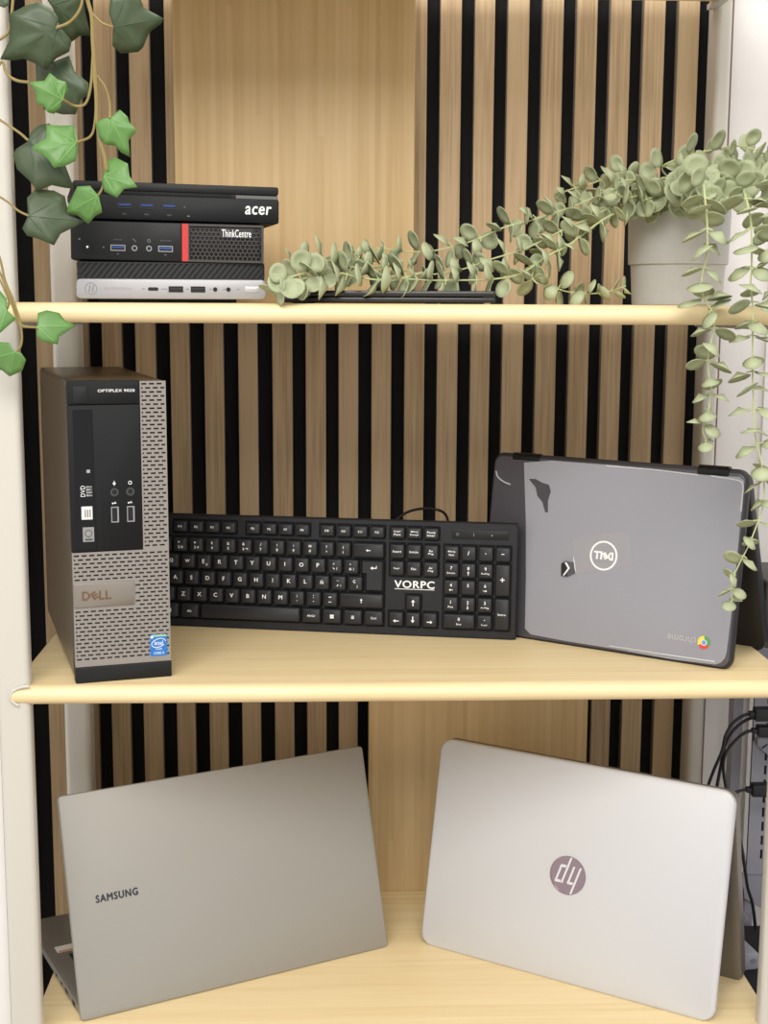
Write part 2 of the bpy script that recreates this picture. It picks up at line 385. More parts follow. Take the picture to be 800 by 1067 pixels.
# ---------------------------------------------------------------- closed laptop lying flat
xa, xb = at(293, 310, .035).x, at(516.5, 310, .035).x
t = thing('laptop', 'thin closed black laptop lying flat on the top shelf under the sprawling stems', 'laptop', (xa, .035, ZT))
W = xb - xa
put(t, 'base', mat('black laptop shell', (25, 24, 24), .35), lambda b: (b.slab(0, W, .0012, .0062, .0, .29, .002, .0012)), 40)
put(t, 'lid', mat('black laptop lid', (31, 30, 30), .3), lambda b: (b.slab(0, W, .0068, .0124, .0005, .29, .0022, .0015)), 40)
put(t, 'hinge', DEEP, lambda b: b.box(W - .012, W - .0008, -.0004, .002, .0058, .0074))
put(t, 'foot', BLK, lambda b: [b.box(x, x + .02, y, y + .01, 0, .0016) for x in (.01, W - .03) for y in (.01, .27)])

# ---------------------------------------------------------------- tower computer
TY = math.radians(16)
t = thing('tower_computer', 'slim upright black and grey desktop tower with slotted front, left on the middle shelf', 'computer', (-.2409, .0150, ZM), TY)
W, H, D = .0922, .2915, .312
CASE = mat('brown grey painted steel', (108, 95, 78), .34, .45, noise=.04, nscale=300)
GRIL = mat('grille grey plastic', (152, 145, 138), .38, .45)
put(t, 'case', CASE, lambda b: b.slab(.0006, W - .0006, .001, H - .001, .006, D, .002, .001), 40)
put(t, 'side_panel_lip', CASE, lambda b: (b.box(-.0006, .0006, .012, D - .002, .006, H - .004)))
put(t, 'foot', BLK, lambda b: [b.box(x, x + .012, y, y + .025, 0, .0015) for x in (.006, W - .018) for y in (.03, D - .05)])
put(t, 'bottom_bezel', BLK2, lambda b: b.slab(-.0004, W + .0004, 0, .0158, -.0035, .010, .0015, .001), 40)
def slots(x0, x1, z0, z1):
    hs = []; p = .0072; q = .0039; n = int((z1 - z0 - .003) / q)
    for r in range(n):
        z = z1 - .0032 - r * q; off = 0 if r % 2 == 0 else -p / 2
        x = x0 + .0016 + off
        while x < x1 - .001:
            a, c = max(x, x0 + .0014), min(x + .0048, x1 - .0014)
            if c - a > .0006: hs.append((a, c, z - .0008, z + .0008))
            x += p
    return hs
PB = .128
def grille(b):
    b.plate(0, W, .016, PB, [h for h in slots(0, W, .016, PB) if not (h[0] < .0585 and h[3] > .0735 and h[2] < .0985)], -.002, .001)
    b.plate(.0675, W, PB, H - .001, slots(.0675, W, PB, H - .0005), -.002, .001)
    b.box(.0005, W - .0005, .0008, .0062, .0165, H - .0015, 1)
put(t, 'front_grille', [GRIL, DEEP], grille)
o = put(t, 'front_panel', BLK, lambda b: (b.slab(-.0003, .067, PB + .0008, .2685, -.0028, .004, .001, .0006), b.slab(-.0003, .067, .2692, H, -.0028, .004, .001, .0006)), 40)
FP = -.0028
put(o, 'lettering', WPRINT, lambda b: b.text('OPTIPLEX 9020', .028, .0625, .2806, .2832, FP, .0002, 0, .02))
put(o, 'panel_seam', DEEP, lambda b: (b.box(.0262, .0266, FP - .0001, 0, PB + .002, .2675), b.box(.0325, .0327, FP - .0001, 0, PB + .002, .2675)))
put(t, 'power_button', BLK2, lambda b: (b.slab(.0045, .0192, .2702, .2866, FP - .0007, 0, .002, .0006)), 40)
o = put(t, 'optical_drive', GLOSSB, lambda b: (b.plate(.0042, .0225, .131, .2645, [(.005, .0217, .1318, .2637)], FP - .0006, 0), b.box(.005, .0217, FP - .0002, 0, .1318, .2637)))
put(o, 'eject_button', SILV, lambda b: b.box(.0155, .0188, FP - .0009, 0, .2046, .2076))
def dvd(b):
    y = FP - .0002
    b.text('DVD', 0, 1, 0, 1) if False else None
    vs, fs = letters('DVD', .02, 0)
    ax = max(v[0] for v in vs); bz = max(v[1] for v in vs)
    b.add([(.0095 + (bz - v[1]) / bz * -.0 + .0042 - v[1] / bz * .0042 + .0, y - .0001, .1815 + v[0] / ax * .011) for v in vs], fs)
    for k in range(4): b.box(.0148, .0205, y, 0, .1822 + k * .0027, .1838 + k * .0027)
put(o, 'disc_logo', WPRINT, dvd)
put(o, 'drive_label', mat('white label', (225, 224, 218), .5), lambda b: b.box(.0098, .020, FP - .0004, 0, .160, .1725))
put(o, 'label_text', GREY, lambda b: [b.box(.0128 + k * .0022, .014 + k * .0022, FP - .0005, 0, .162, .1695) for k in range(3)])
put(o, 'drive_label', mat('grey label', (150, 150, 146), .4, .3), lambda b: b.box(.0105, .021, FP - .0004, 0, .1385, .1525))
put(o, 'label_text', mat('dark print', (70, 70, 70), .5), lambda b: (b.ring(.0158, .1465, FP - .0005, 0, .0036, .0028), b.box(.0125, .0195, FP - .0005, 0, .1397, .1415)))
for x in (.0412, .0562):
    q = put(t, 'audio_jack', mat('jack rim', (62, 62, 62), .3), lambda b: b.ring(x, .1852, FP - .0006, FP + .001, .0040, .0024), 40)
    put(q, 'opening', DEEP, lambda b: b.cyl(x, .1852, FP - .0002, FP + .001, .0025))
    q = put(t, 'usb_port', STEEL, lambda b: b.plate(x - .0036, x + .0036, .1560, .1712, [(x - .0028, x + .0022, .1570, .1702)], FP - .0005, FP + .001))
    put(q, 'opening', DEEP, lambda b: b.box(x - .0028, x + .0022, FP - .0001, FP + .001, .157, .1702))
def ic(b):
    y = FP - .0002
    b.cyl(.0412, .1935, y, 0, .0013); b.box(.0409, .0415, y, 0, .1915, .196)
    b.ring(.0562, .1938, y, 0, .0018, .0012)
    for x in (.0412, .0562): b.box(x - .0018, x + .0016, y, 0, .1742, .1748); b.cyl(x - .0018, .1745, y, 0, .0008); b.box(x - .0002, x + .001, y, 0, .1752, .1758)
put(t, 'icons', WPRINT, ic)
o = put(t, 'badge', mat('badge grey', (140, 132, 122), .3, .6), lambda b: b.slab(.0004, .0582, .0745, .098, -.0034, .001, .001, .0006), 40)
def dell(b, x0, x1, z0, z1, y, th=.16, flip=False, mi=0):
    """four block letters, the second one tilted"""
    w = x1 - x0; h = z1 - z0; q = []
    s = th * h
    def st(p): q.append(p)
    cw = w * .27
    # D
    st([(0, 0), (s, 0), (s, h), (0, h)]); st([(s, h - s), (cw * .55, h - s), (cw * .6, h), (s, h)]); st([(s, 0), (cw * .6, 0), (cw * .55, s), (s, s)])
    st([(cw * .55, s), (cw * .6, 0), (cw, h * .35), (cw - s, h * .4)]); st([(cw - s, h * .4), (cw, h * .35), (cw, h * .65), (cw - s, h * .6)]); st([(cw - s, h * .6), (cw, h * .65), (cw * .6, h), (cw * .55, h - s)])
    # tilted E
    cx, cz = w * .42, h * .5; a = math.radians(32); ew, eh = w * .2, h * .82
    def tr(pts): return [(cx + px * math.cos(a) - pz * math.sin(a), cz + px * math.sin(a) + pz * math.cos(a)) for px, pz in pts]
    st(tr([(-ew / 2, -eh / 2), (-ew / 2 + s, -eh / 2), (-ew / 2 + s, eh / 2), (-ew / 2, eh / 2)]))
    for k in (-1, 0, 1): st(tr([(-ew / 2 + s, k * (eh - s) / 2 - s / 2), (ew / 2, k * (eh - s) / 2 - s / 2), (ew / 2, k * (eh - s) / 2 + s / 2), (-ew / 2 + s, k * (eh - s) / 2 + s / 2)]))
    for lx in (w * .57, w * .79):
        st([(lx, 0), (lx + s, 0), (lx + s, h), (lx, h)]); st([(lx + s, 0), (lx + w * .2, 0), (lx + w * .2, s), (lx + s, s)])
    for p in q:
        p = [(x0 + a_, z0 + c_) for a_, c_ in p]
        if flip: p = [(x0 + x1 - a_, z0 + z1 - c_) for a_, c_ in p]
        b.poly(p, y - .0003, y + .0005, mi)
put(o, 'lettering', mat('copper grey', (128, 98, 74), .3, .7), lambda b: dell(b, .008, .036, .0815, .0905, -.0034, .2))
o = put(t, 'sticker', mat('sticker blue', (28, 112, 190), .3), lambda b: b.slab(.0720, .0885, .0215, .0432, -.0024, -.0018, .0012, .0001))
put(o, 'sticker_band', mat('sticker green', (150, 190, 150), .3), lambda b: (b.box(.0742, .0880, -.0026, -.0023, .0408, .0428)))
def intel(b):
    y = -.0025
    c = [(math.cos(2 * PI * k / 28), math.sin(2 * PI * k / 28)) for k in range(26)]
    pts = [(.0803 + .0068 * a, y, .0345 + .0042 * d + .0012 * a) for a, d in c]; b.tube(pts, .00035, 6)
    b.text('intel', .0762, .0845, .0325, .0368, y, .0001, 0, .015)
    b.text('inside', .0772, .0835, .0277, .0297, y, .0001); b.text('CORE i5', .0755, .0855, .0233, .0257, y, .0001, 0, .01)
    b.cyl(.0738, .0408, y - .0002, 0, .0014)
put(o, 'sticker_print', WPRINT, intel)

# ---------------------------------------------------------------- keyboard
KY = math.radians(-11.5); KW, KH, KT = .4315, .1285, math.radians(4.5)
br = Vector((.2090, .1740)); org = br - Vector((math.cos(KY), math.sin(KY))) * KW
kb = thing('keyboard', 'black full size computer keyboard standing on its long edge on the middle shelf', 'keyboard', (org.x, org.y, ZM), KY)
pl = bpy.data.objects.new('tmp', None)
KPLATE = mat('brushed black', (37, 37, 39), .45, .2, spec=.35, noise=.12, nscale=120)
KEY = mat('keycap black', (38, 38, 40), .5, spec=.35)
KWELL = mat('key well', (5, 5, 6), .5)
U = .0188
XM = .0035; XN = XM + 15 * U + .004; XK = XN + 3 * U + .004
R_ = [.019 + U * k for k in range(5)]; RF = .1147
wells = [(XM - .0006, XM + 15 * U + .0006, R_[0] - .0100, R_[4] + .0100)]
for a, n in ((0, 1), (2, 4), (6.5, 4), (11, 4)): wells.append((XM + a * U - .0004, XM + (a + n) * U + .0004, RF - .0082, RF + .0082))
wells += [(XN - .0005, XN + 3 * U + .0005, RF - .0085, RF + .0082), (XN - .0005, XN + 3 * U + .0005, R_[3] - .0100, R_[4] + .0100),
          (XN - .0005, XN + 3 * U + .0005, R_[0] - .0098, R_[0] + .0098), (XN + U - .0005, XN + 2 * U + .0005, R_[0] + .0098, R_[1] + .0098), (XK - .0006, XK + 4 * U + .0006, R_[0] - .0100, R_[4] + .0100)]
def tilted(o): o.rotation_euler = (-KT, 0, 0); return o
body = tilted(put(kb, 'body', [KPLATE, KWELL], lambda b: (b.plate(.0006, KW - .0006, .0006, KH - .0006, wells, -.0002, .0045), b.slab(0, KW, 0, KH, .0028, .0105, .003, .0012, 1)), 0))
tilted(put(kb, 'rim', KPLATE, lambda b: b.loft([[(x, y, z) for x, z in rrect(i, KW - i, i, KH - i, .004, 4)] for i, y in ((.0013, .003), (.0013, -.0002), (.0008, -.0008), (.0002, -.0002), (0, .006))], cap=False), 40))
strp = tilted(put(kb, 'indicator_strip', BLK2, lambda b: b.slab(XK + .009, XK + 4 * U - .004, RF - .0052, RF + .0048, -.0006, .002, .001, .0003), 40))
put(strp, 'icons', GREY, lambda b: (b.ring(XK + .015, RF, -.0008, 0, .0016, .0011), b.box(XK + .0325, XK + .0332, -.0008, 0, RF - .0018, RF + .0018), b.box(XK + .052, XK + .0535, -.0008, 0, RF - .0012, RF + .0006)))
def lg(b):
    b.text('VORPC', XN + .0065, XN + 3 * U - .0055, .0535, .0615, -.0004, .0002, 0, .035)
    b.box(XN + .0065, XN + 3 * U - .0055, -.0006, 0, .0518, .0525)
tilted(put(kb, 'lettering', WPRINT, lg))
def arrow(b, x, z, d, s, y):
    dx, dz = d; px, pz = -dz, dx
    P = lambda a, c: (x + dx * a * s + px * c * s, z + dz * a * s + pz * c * s)
    b.poly([P(-1, -.16), P(.2, -.16), P(.2, .16), P(-1, .16)], y - .0001, y + .0003)
    b.poly([P(.2, -.6), P(1, 0), P(.2, .6)], y - .0001, y + .0003)
def key(x0, x1, z0, z1, leg=None, small=False):
    g = .0007; top = -.0062; tap = .0016
    x0 += g; x1 -= g; z0 += g; z1 -= g
    def rg(i, dz, y): return [(x, y, z) for x, z in rrect(x0 + i, x1 - i, z0 + i + dz, z1 - i + dz, .0016, 3)]
    o = tilted(B().loft([rg(0, 0, .0028), rg(.0003, 0, -.001), rg(tap * .85, 0, top + .0006), rg(tap + .0005, 0, top)]).build('key', KEY, kb, 40))
    if not leg: return
    b = B(); xc, zc = (x0 + x1) / 2, (z0 + z1) / 2; y = top
    for it in leg:
        if it[0] == 'ARROW': arrow(b, xc + it[2], zc + it[3], it[1], it[4], y)
        elif it[0] == 'WIN':
            for ax in (-.0011, .0011):
                for az in (-.0011, .0011): b.box(xc + ax - .0010, xc + ax + .0010, y - .0001, y + .0002, zc + az - .0010, zc + az + .0010)
        elif it[0] == 'MENU':
            for q in (-.0013, 0, .0013): b.box(xc - .0016, xc + .0016, y - .0001, y + .0002, zc + q - .0004, zc + q + .0004)
        else:
            s, dx, dz, w, h = it
            if s in '-_': w, h = .0030, .0007
            elif s in '.,': w, h = .0010, .0012
            elif s in '*´`¨^\'"·': w, h = .0020, .0018
            b.text(s, xc + dx - w / 2, xc + dx + w / 2, zc + dz - h / 2, zc + dz + h / 2, y, .0001, 0, .026 if h > .0022 else .012, keep=len(s) == 1 and s not in '-_')
    b.build('legend', WPRINT, o, smooth=0)
def letter(s): return [(s, -.0002, .0006, .0050, .0044)]
def two(a, c, d=None):
    r = [(a, -.001 if d else 0, .0028, .0032, .0030), (c, -.001 if d else 0, -.0026, .0032, .0030)]
    if d: r.append((d, .0026, -.0026, .0026, .0026))
    return r
def word(s, dz=0, w=None): return [(s, 0, dz, w or min(.0095, .0017 * len(s)), .0024)]
def lines(a, c): return [(a, 0, .0017, min(.009, .0019 * len(a)), .0023), (c, 0, -.0017, min(.009, .0019 * len(c)), .0023)]
def row(x, z, items, h=U):
    for it in items:
        w, leg = it if isinstance(it, tuple) else (1, it)
        if leg != 'gap': key(x, x + w * U, z - h / 2, z + h / 2, leg)
        x += w * U
FH = .0152
row(XM, RF, [word('Esc', w=.005), (1, 'gap')] + [word('F%d' % k) for k in range(1, 5)] + [(.5, 'gap')] + [word('F%d' % k) for k in range(5, 9)] + [(.5, 'gap')] + [word('F%d' % k, w=.0042) for k in range(9, 13)], FH)
row(XM, R_[4], [two('ª', 'º'), two('!', '1'), two('"', '2', '@'), two('·', '3', '#'), two('$', '4'), two('%', '5'), two('&', '6', '¬'), two('/', '7'), two('(', '8'), two(')', '9'), two('=', '0'), two('?', "'"), two('¿', '¡'), (2, [('ARROW', (-1, 0), 0, 0, .0026)])])
row(XM, R_[3], [(1.5, word('Tab'))] + [letter(c) if c != 'E' else letter(c) + [('€', .0036, -.003, .0026, .0026)] for c in 'QWERTYUIOP'] + [two('^', '`', '['), two('*', '+', ']')])
row(XM, R_[2], [(1.75, word('Bloq Mayús'))] + [letter(c) for c in 'ASDFGHJKLÑ'] + [two('¨', '´', '{'), [('Ç', -.001, .0024, .004, .0038), ('}', .0024, -.003, .0026, .003)]])
row(XM, R_[1], [(1.25, [('ARROW', (0, 1), 0, 0, .0026)]), two('>', '<')] + [letter(c) for c in 'ZXCVBNM'] + [two(';', ','), two(':', '.'), two('_', '-'), (2.75, [('ARROW', (0, 1), 0, 0, .0026)])])
row(XM, R_[0], [(1.25, word('Ctrl')), (1.25, [('WIN',)]), (1.25, word('Alt')), (6.25, None), (1.25, word('AltGr', w=.0095)), (1.25, [('WIN',)]), (1.25, [('MENU',)]), (1.25, word('Ctrl', w=.006))])
# L-shaped enter key
def enter():
    xa, xm, xb = XM + 13.5 * U + .0007, XM + 13.75 * U + .0007, XM + 15 * U - .0007; za, zm, zb = R_[2] - U / 2 + .0007, R_[3] - U / 2 + .0007, R_[3] + U / 2 - .0007
    def rg(i, y): return [(x, y, z) for x, z in ((xm + i, za + i), (xb - i, za + i), (xb - i, zb - i), (xa + i, zb - i), (xa + i, zm + i), (xm + i, zm + i))]
    o = tilted(B().loft([rg(0, .0028), rg(.0003, -.001), rg(.002, -.0056), rg(.0027, -.0062)]).build('key', KEY, kb, 0))
    b = B(); arrow(b, (xm + xb) / 2 - .001, zm + .008, (-1, 0), .0034, -.0062); b.box((xm + xb) / 2 + .002, (xm + xb) / 2 + .0028, -.0063, -.006, zm + .0075, zm + .0108)
    b.build('legend', WPRINT, o, smooth=0)
enter()
row(XN, RF, [lines('Impr', 'Pant'), lines('Bloq', 'Despl'), lines('Pausa', 'Inter')], FH)
row(XN, R_[4], [word('Insert'), word('Inicio'), lines('Re', 'Pág')])
row(XN, R_[3], [word('Supr'), word('Fin'), lines('Av', 'Pág')])
row(XN + U, R_[1], [[('ARROW', (0, 1), 0, 0, .0036)]])
row(XN, R_[0], [[('ARROW', (-1, 0), 0, -.002, .0032)], [('ARROW', (0, -1), 0, 0, .0036)], [('ARROW', (1, 0), 0, -.002, .0032)]])
def num(n, sub=None):
    r = [(n, 0, .0026, .0036, .0034)]
    if isinstance(sub, str): r.append((sub, 0, -.0028, min(.009, .0018 * len(sub)), .0022))
    elif sub: r.append(('ARROW', sub, 0, -.0028, .0022))
    return r
row(XK, R_[4], [lines('Bloq', 'Num'), letter('/'), letter('*'), letter('-')])
row(XK, R_[3], [num('7', 'Inicio'), num('8', (0, 1)), num('9', 'RePág')])
row(XK, R_[2], [num('4', (-1, 0)), num('5'), num('6', (1, 0))])
row(XK, R_[1], [num('1', 'Fin'), num('2', (0, -1)), num('3', 'AvPág')])
row(XK, R_[0], [(2, num('0', 'Ins')), num('.', 'Supr')])
key(XK + 3 * U, XK + 4 * U, R_[2] - U / 2, R_[3] + U / 2, letter('+')); key(XK + 3 * U, XK + 4 * U, R_[0] - U / 2, R_[1] + U / 2, word('Intro'))
inv = (Matrix.Translation(kb.location) @ Matrix.Rotation(KY, 4, 'Z')).inverted()
cp = [at(*p) for p in ((411, 552, .262), (413, 542, .262), (425, 533.5, .27), (440, 530, .28), (455, 531, .285), (464, 536, .275), (467, 546, .262), (467, 556, .25))]
B().tube(spline([inv @ p for p in cp]), .0016, 8).build('cable', DEEP, kb)
bpy.data.objects.remove(pl)

# ---------------------------------------------------------------- laptops: panels found from their corners
class Panel:
    """a flat panel with its bottom edge on a shelf: o = its lower left corner, yaw, lean to the back"""
    def __init__(s, bl, br_, z, tilt):
        s.o = Vector((bl[0], bl[1], z)); d = Vector((br_[0] - bl[0], br_[1] - bl[1])); s.w = d.length; s.yaw = math.atan2(d.y, d.x); s.t = math.radians(tilt)
        s.u = Vector((math.cos(s.yaw), math.sin(s.yaw), 0)); s.n = Vector((-math.sin(s.yaw), math.cos(s.yaw), 0))
        s.v = s.n * math.sin(s.t) + Vector((0, 0, math.cos(s.t))); s.nn = s.u.cross(s.v)
    def uv(s, px, py):
        r = ray(px, py); k = (s.o - CAM).dot(s.nn) / r.dot(s.nn); p = CAM + r * k - s.o
        return p.dot(s.u), p.dot(s.v)
    def tilt(s, o): o.rotation_euler = (-s.t, 0, 0); return o
# --- dark convertible laptop standing like a tent on the middle shelf
P = Panel((.1714, .2140), (.4069, .0405), ZM, 8.5)
t = thing('laptop', 'dark grey film-covered laptop standing like a tent at the right of the middle shelf', 'laptop', P.o, P.yaw)
CBL = mat('dark grey lid', (74, 72, 76), .25)
CBF = mat('protective film', (186, 186, 194), .3, alpha=.55)
CBK = mat('rubber black', (27, 26, 27), .5)
H = .2035; W = P.w
lid = P.tilt(put(t, 'lid', [CBL], lambda b: b.slab(.0025, W - .0025, .0025, H - .004, 0, .006, .010, .001), 40))
P.tilt(put(t, 'bumper', CBK, lambda b: b.slab(0, W, 0, H, .0014, .0125, .012, .003), 40))
scr = P.tilt(put(t, 'screen', GLOSSB, lambda b: b.slab(.004, W - .004, .004, H - .006, .0115, .0132, .008, .0005)))
def pts(*ps): return [P.uv(*p) for p in ps]
film_out = pts((546, 482), (575, 480), (640, 485), (725, 494), (770, 497), (776, 501), (775, 520), (768, 580), (762, 640), (757, 680), (755, 686), (751, 690.5), (745, 692.5), (700, 687), (640, 676), (590, 668), (553, 661), (547, 655), (548, 600), (548, 545))
def film(b):
    from mathutils.geometry import tessellate_polygon
    hole = pts((551, 499), (558, 508), (560, 517), (565, 523), (568, 534), (571, 534), (571, 522), (574, 512), (572, 505), (565, 503), (558, 499))
    vs = [Vector((min(x, W - .0038), 0, z)) for x, z in film_out]; hs = [Vector((x, 0, z)) for x, z in hole]
    tri = tessellate_polygon([[Vector((v.x, v.z, 0)) for v in vs], [Vector((v.x, v.z, 0)) for v in hs]])
    b.add([(v.x, -.0004, v.z) for v in vs + hs], [tuple(q) for q in tri])
FW = mat('film edge glint', (214, 214, 218), .2, alpha=.8)
fo = P.tilt(put(t, 'protective_film', CBF, film))
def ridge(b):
    for ps in (GLINT,):
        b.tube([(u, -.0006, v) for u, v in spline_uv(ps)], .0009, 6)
GLINTS = (((632, 485.5), (680, 489.5), (728, 495)), ((741, 496), (768, 500.5), (774, 506), (773, 521), (772, 533)), ((635, 673), (690, 681.5), (745, 689.5)), ((517, 491), (519, 497), (525, 502), (532, 505)))  # whitish ridges standing in for highlight lines along the film border
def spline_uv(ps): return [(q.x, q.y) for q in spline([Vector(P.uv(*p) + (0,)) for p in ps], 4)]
for GLINT in GLINTS: put(fo, 'film_edge_glint', FW, ridge, 60)
def ringlogo(b):
    x, z = P.uv(629, 579); r = .0158
    b.ring(x, z, -.0010, .001, r, r * .88, 48); dell(b, x - .0112, x + .0112, z - .0043, z + .0043, -.0008, .22, True)
put(lid, 'logo', WPRINT, ringlogo)
put(fo, 'tape', mat('clear tape', (200, 194, 192), .3, alpha=.12), lambda b: b.poly(pts((596, 561), (656, 552.5), (659.5, 589), (600, 599)), -.0007, -.0005))
put(fo, 'sticker_flap', mat('curled foil', (88, 88, 90), .2, .7), lambda b: b.add([(u, y, v) for (u, v), y in zip(pts((585.5, 587), (591, 584.5), (599, 586), (600, 597), (592, 600.5), (585, 600)), (-.002, -.004, -.001, -.001, -.003, -.0015))], [(0, 1, 4, 5), (1, 2, 3, 4)]), label='curled silver foil flap')
put(fo, 'flap_edge', WPRINT, lambda b: (b.poly(pts((590, 586), (593.5, 592), (588, 599.5), (589.5, 599.5), (595.5, 592), (592, 586)), -.0046, -.0042), b.poly(pts((597.5, 579), (598.5, 590), (600.5, 598), (599, 586)), -.0012, -.0008)))
x, z = P.uv(733.5, 669.5)
def chrome(b):
    r = .0068
    for k, mi in ((0, 0), (1, 1), (2, 2)):
        a0 = math.radians((210, -30, 90)[k])
        p = [(x + r * .42 * math.cos(a0), z + r * .42 * math.sin(a0))]
        arc = [a0 + math.radians(120) * i / 10 for i in range(11)]
        pp = [(x + r * math.cos(a), z + r * math.sin(a)) for a in arc] + [(x + r * .42 * math.cos(a), z + r * .42 * math.sin(a)) for a in reversed(arc)]
        for i in range(10): b.poly([pp[i], pp[i + 1], pp[20 - i], pp[21 - i]], -.0009, .0005, mi)
    b.cyl(x, z, -.0010, .0005, r * .46, 20, 4); b.cyl(x, z, -.0012, .0005, r * .36, 20, 3)
put(lid, 'emblem', [mat('emblem red', (206, 72, 62), .4), mat('emblem green', (88, 150, 92), .4), mat('emblem yellow', (226, 208, 80), .4), mat('emblem blue', (120, 146, 190), .4), WPRINT], chrome)
put(lid, 'lettering', mat('grey lettering', (178, 176, 172), .4), lambda b: b.text('chrome', x - .0395, x - .0085, z - .0038, z + .0040, -.0004, .0004, 0, .004, True))
# hinges and base
P.tilt(put(t, 'hinge', GLOSSB, lambda b: (b.tube([(P.uv(727, 493)[0], .004, H - .004), (P.uv(759, 497)[0], .004, H - .004)], .0062, 16)), 40))
P.tilt(put(t, 'hinge', GLOSSB, lambda b: (b.tube([(P.uv(534, 480)[0], .004, H - .004), (P.uv(562, 482)[0], .004, H - .004)], .0052, 16)), 40))
# the base leans the other way: top at the hinge, foot on the shelf behind
def back_base(t, P, H, foot, thick, r, mats, L=None):
    top = Vector((0, H * math.sin(P.t) + .016, H * math.cos(P.t) - .002)); L = L or math.hypot(foot - top.y, top.z); a = math.atan2(foot - top.y, top.z)
    o = B().slab(.001, P.w - .001, 0, L, -thick, 0, r, .003).build('base', mats[0], t, 40)
    o.location = (0, foot, 0.0); o.rotation_euler = (a, 0, 0)
    k = B(); k.slab(.018, P.w - .018, L * .42, L * .86, -thick - .0008, -thick + .001, .003, .0003)
    o2 = k.build('keyboard', mats[1], o, 0)
    return o, a, L
back_base(t, P, H, .128, .015, .013, [CBK, DEEP])

# --- silver laptop, tent, lowest shelf right
P = Panel((.1080, .2012), (.3964, .0111), ZB, 11.5)
t = thing('laptop', 'silver laptop with round chrome logo, standing like a tent on the lowest shelf', 'laptop', P.o, P.yaw)
HPS = mat('silver lid', (200, 199, 199), .45, .15, bump=.06, nscale=1800); HPG = mat('grey base', (128, 122, 114), .4, .5)
H = .2385; W = P.w
lid = P.tilt(put(t, 'lid', HPS, lambda b: b.slab(0, W, 0, H, 0, .008, .0155, .0028, seg=10), 50))
P.tilt(put(t, 'screen', GLOSSB, lambda b: b.slab(.006, W - .006, .006, H - .012, .0075, .0086, .008, .0003)))
P.tilt(put(t, 'hinge', HPG, lambda b: b.tube([(.06, .012, H - .006), (W - .06, .012, H - .006)], .0055, 14), 40))
back_base(t, P, H, .122, .016, .012, [HPG, DEEP])
x, z = P.uv(591.5, 912); r = .0208
lo = put(lid, 'logo', mat('chrome disc', (158, 138, 142), .08, 1), lambda b: (b.cyl(x, z, -.0006, .001, r, 48), b.ring(x, z, -.0010, .001, r, r * .94, 48)), 40)  # pinkish tint stands in for a reddish reflection in the chrome
def hpl(b):
    y = -.0009
    def s_(p): b.poly([(x - a * r, z - c * r) for a, c in p], y - .0004, y + .0003)      # turned upside down
    sh = .30
    def q(xa, za, zb, w=.11): s_([(xa + za * sh, za), (xa + w + za * sh, za), (xa + w + zb * sh, zb), (xa + zb * sh, zb)])
    q(-.60, -.52, .92); q(-.24, -.52, .30); s_([(-.46 + .44 * sh, .44), (-.46 + .30 * sh, .30), (-.10 + .30 * sh, .30), (-.16 + .44 * sh, .44)])
    q(.10, -.95, .44); q(.46, -.38, .32); s_([(.24 + .44 * sh, .44), (.24 + .30 * sh, .30), (.60 + .30 * sh, .30), (.54 + .44 * sh, .44)]); s_([(.24 - .52 * sh, -.52), (.24 - .38 * sh, -.38), (.60 - .38 * sh, -.38), (.54 - .52 * sh, -.52)])
put(lo, 'emblem_letters', mat('bright chrome letters', (226, 224, 222), .25, .6), hpl)

# --- grey laptop, open, seen from behind
P = Panel((-.2500, .0376), (.0712, .1929), ZB, 16.5)
t = thing('laptop', 'grey laptop standing open with its lid back towards the viewer, left on the lowest shelf', 'laptop', P.o, P.yaw)
SG = mat('warm grey aluminium', (152, 148, 140), .42, .3, bump=.04, nscale=1800); SG2 = mat('grey aluminium deck', (138, 133, 124), .4, .5)
H, W = .2300, P.w
lid = P.tilt(put(t, 'lid', SG, lambda b: b.slab(0, W, .0012, H, 0, .0055, .0045, .0008), 50))
P.tilt(put(t, 'screen', GLOSSB, lambda b: b.slab(.004, W - .004, .01, H - .004, .005, .0062, .003, .0003)))
x, z = P.uv(122, 933)
put(lid, 'lettering', mat('dark navy lettering', (52, 54, 64), .35, .3), lambda b: b.text('SAMSUNG', P.uv(100, 938)[0], P.uv(143.5, 930)[0], P.uv(100, 941)[1], P.uv(100, 933.3)[1], 0, .0003, 0, .06))
BZ = .0028; BT = .0135
base = put(t, 'base', SG2, lambda b: b.loft([[(x_, y_, zz) for x_, y_ in rrect(.0005 + i, W - .0005 - i, .004 + i, .229 - i, .006, 5)] for i, zz in ((.003, BZ), (0, BZ + .003), (0, BT - .0004), (.0005, BT))]), 40)
put(base, 'foot', mat('pale rubber', (220, 216, 206), .6), lambda b: [b.box(x_ - .005, x_ + .005, y_, y_ + .006, 0, BZ + .001) for x_ in (.024, W - .024) for y_ in (.006, .2)])
put(t, 'hinge', mat('hinge grey', (104, 102, 98), .4), lambda b: b.tube([(.03, .009, .010), (W - .03, .009, .010)], .0042, 10), 40)
put(base, 'key_bed', mat('key bed', (120, 116, 108), .5, .3), lambda b: b.box(.0215, W - .0215, .034, .128, BT - .001, BT + .0002))
def keys(b):
    for r_ in range(6):
        for k in range(18):
            b.box(.0225 + k * .01745, .0225 + k * .01745 + .0155, .035 + r_ * .0155, .035 + r_ * .0155 + .0136, BT, BT + .0012)
put(base, 'keyboard', BLK2, keys)
put(base, 'touchpad', mat('touchpad grey', (142, 138, 130), .35, .4), lambda b: b.box(W * .34, W * .66, .138, .215, BT - .001, BT + .0002))
put(base, 'sticker', mat('white sticker', (228, 222, 212), .4), lambda b: b.box(.012, .036, .135, .150, BT - .0005, BT + .0003))
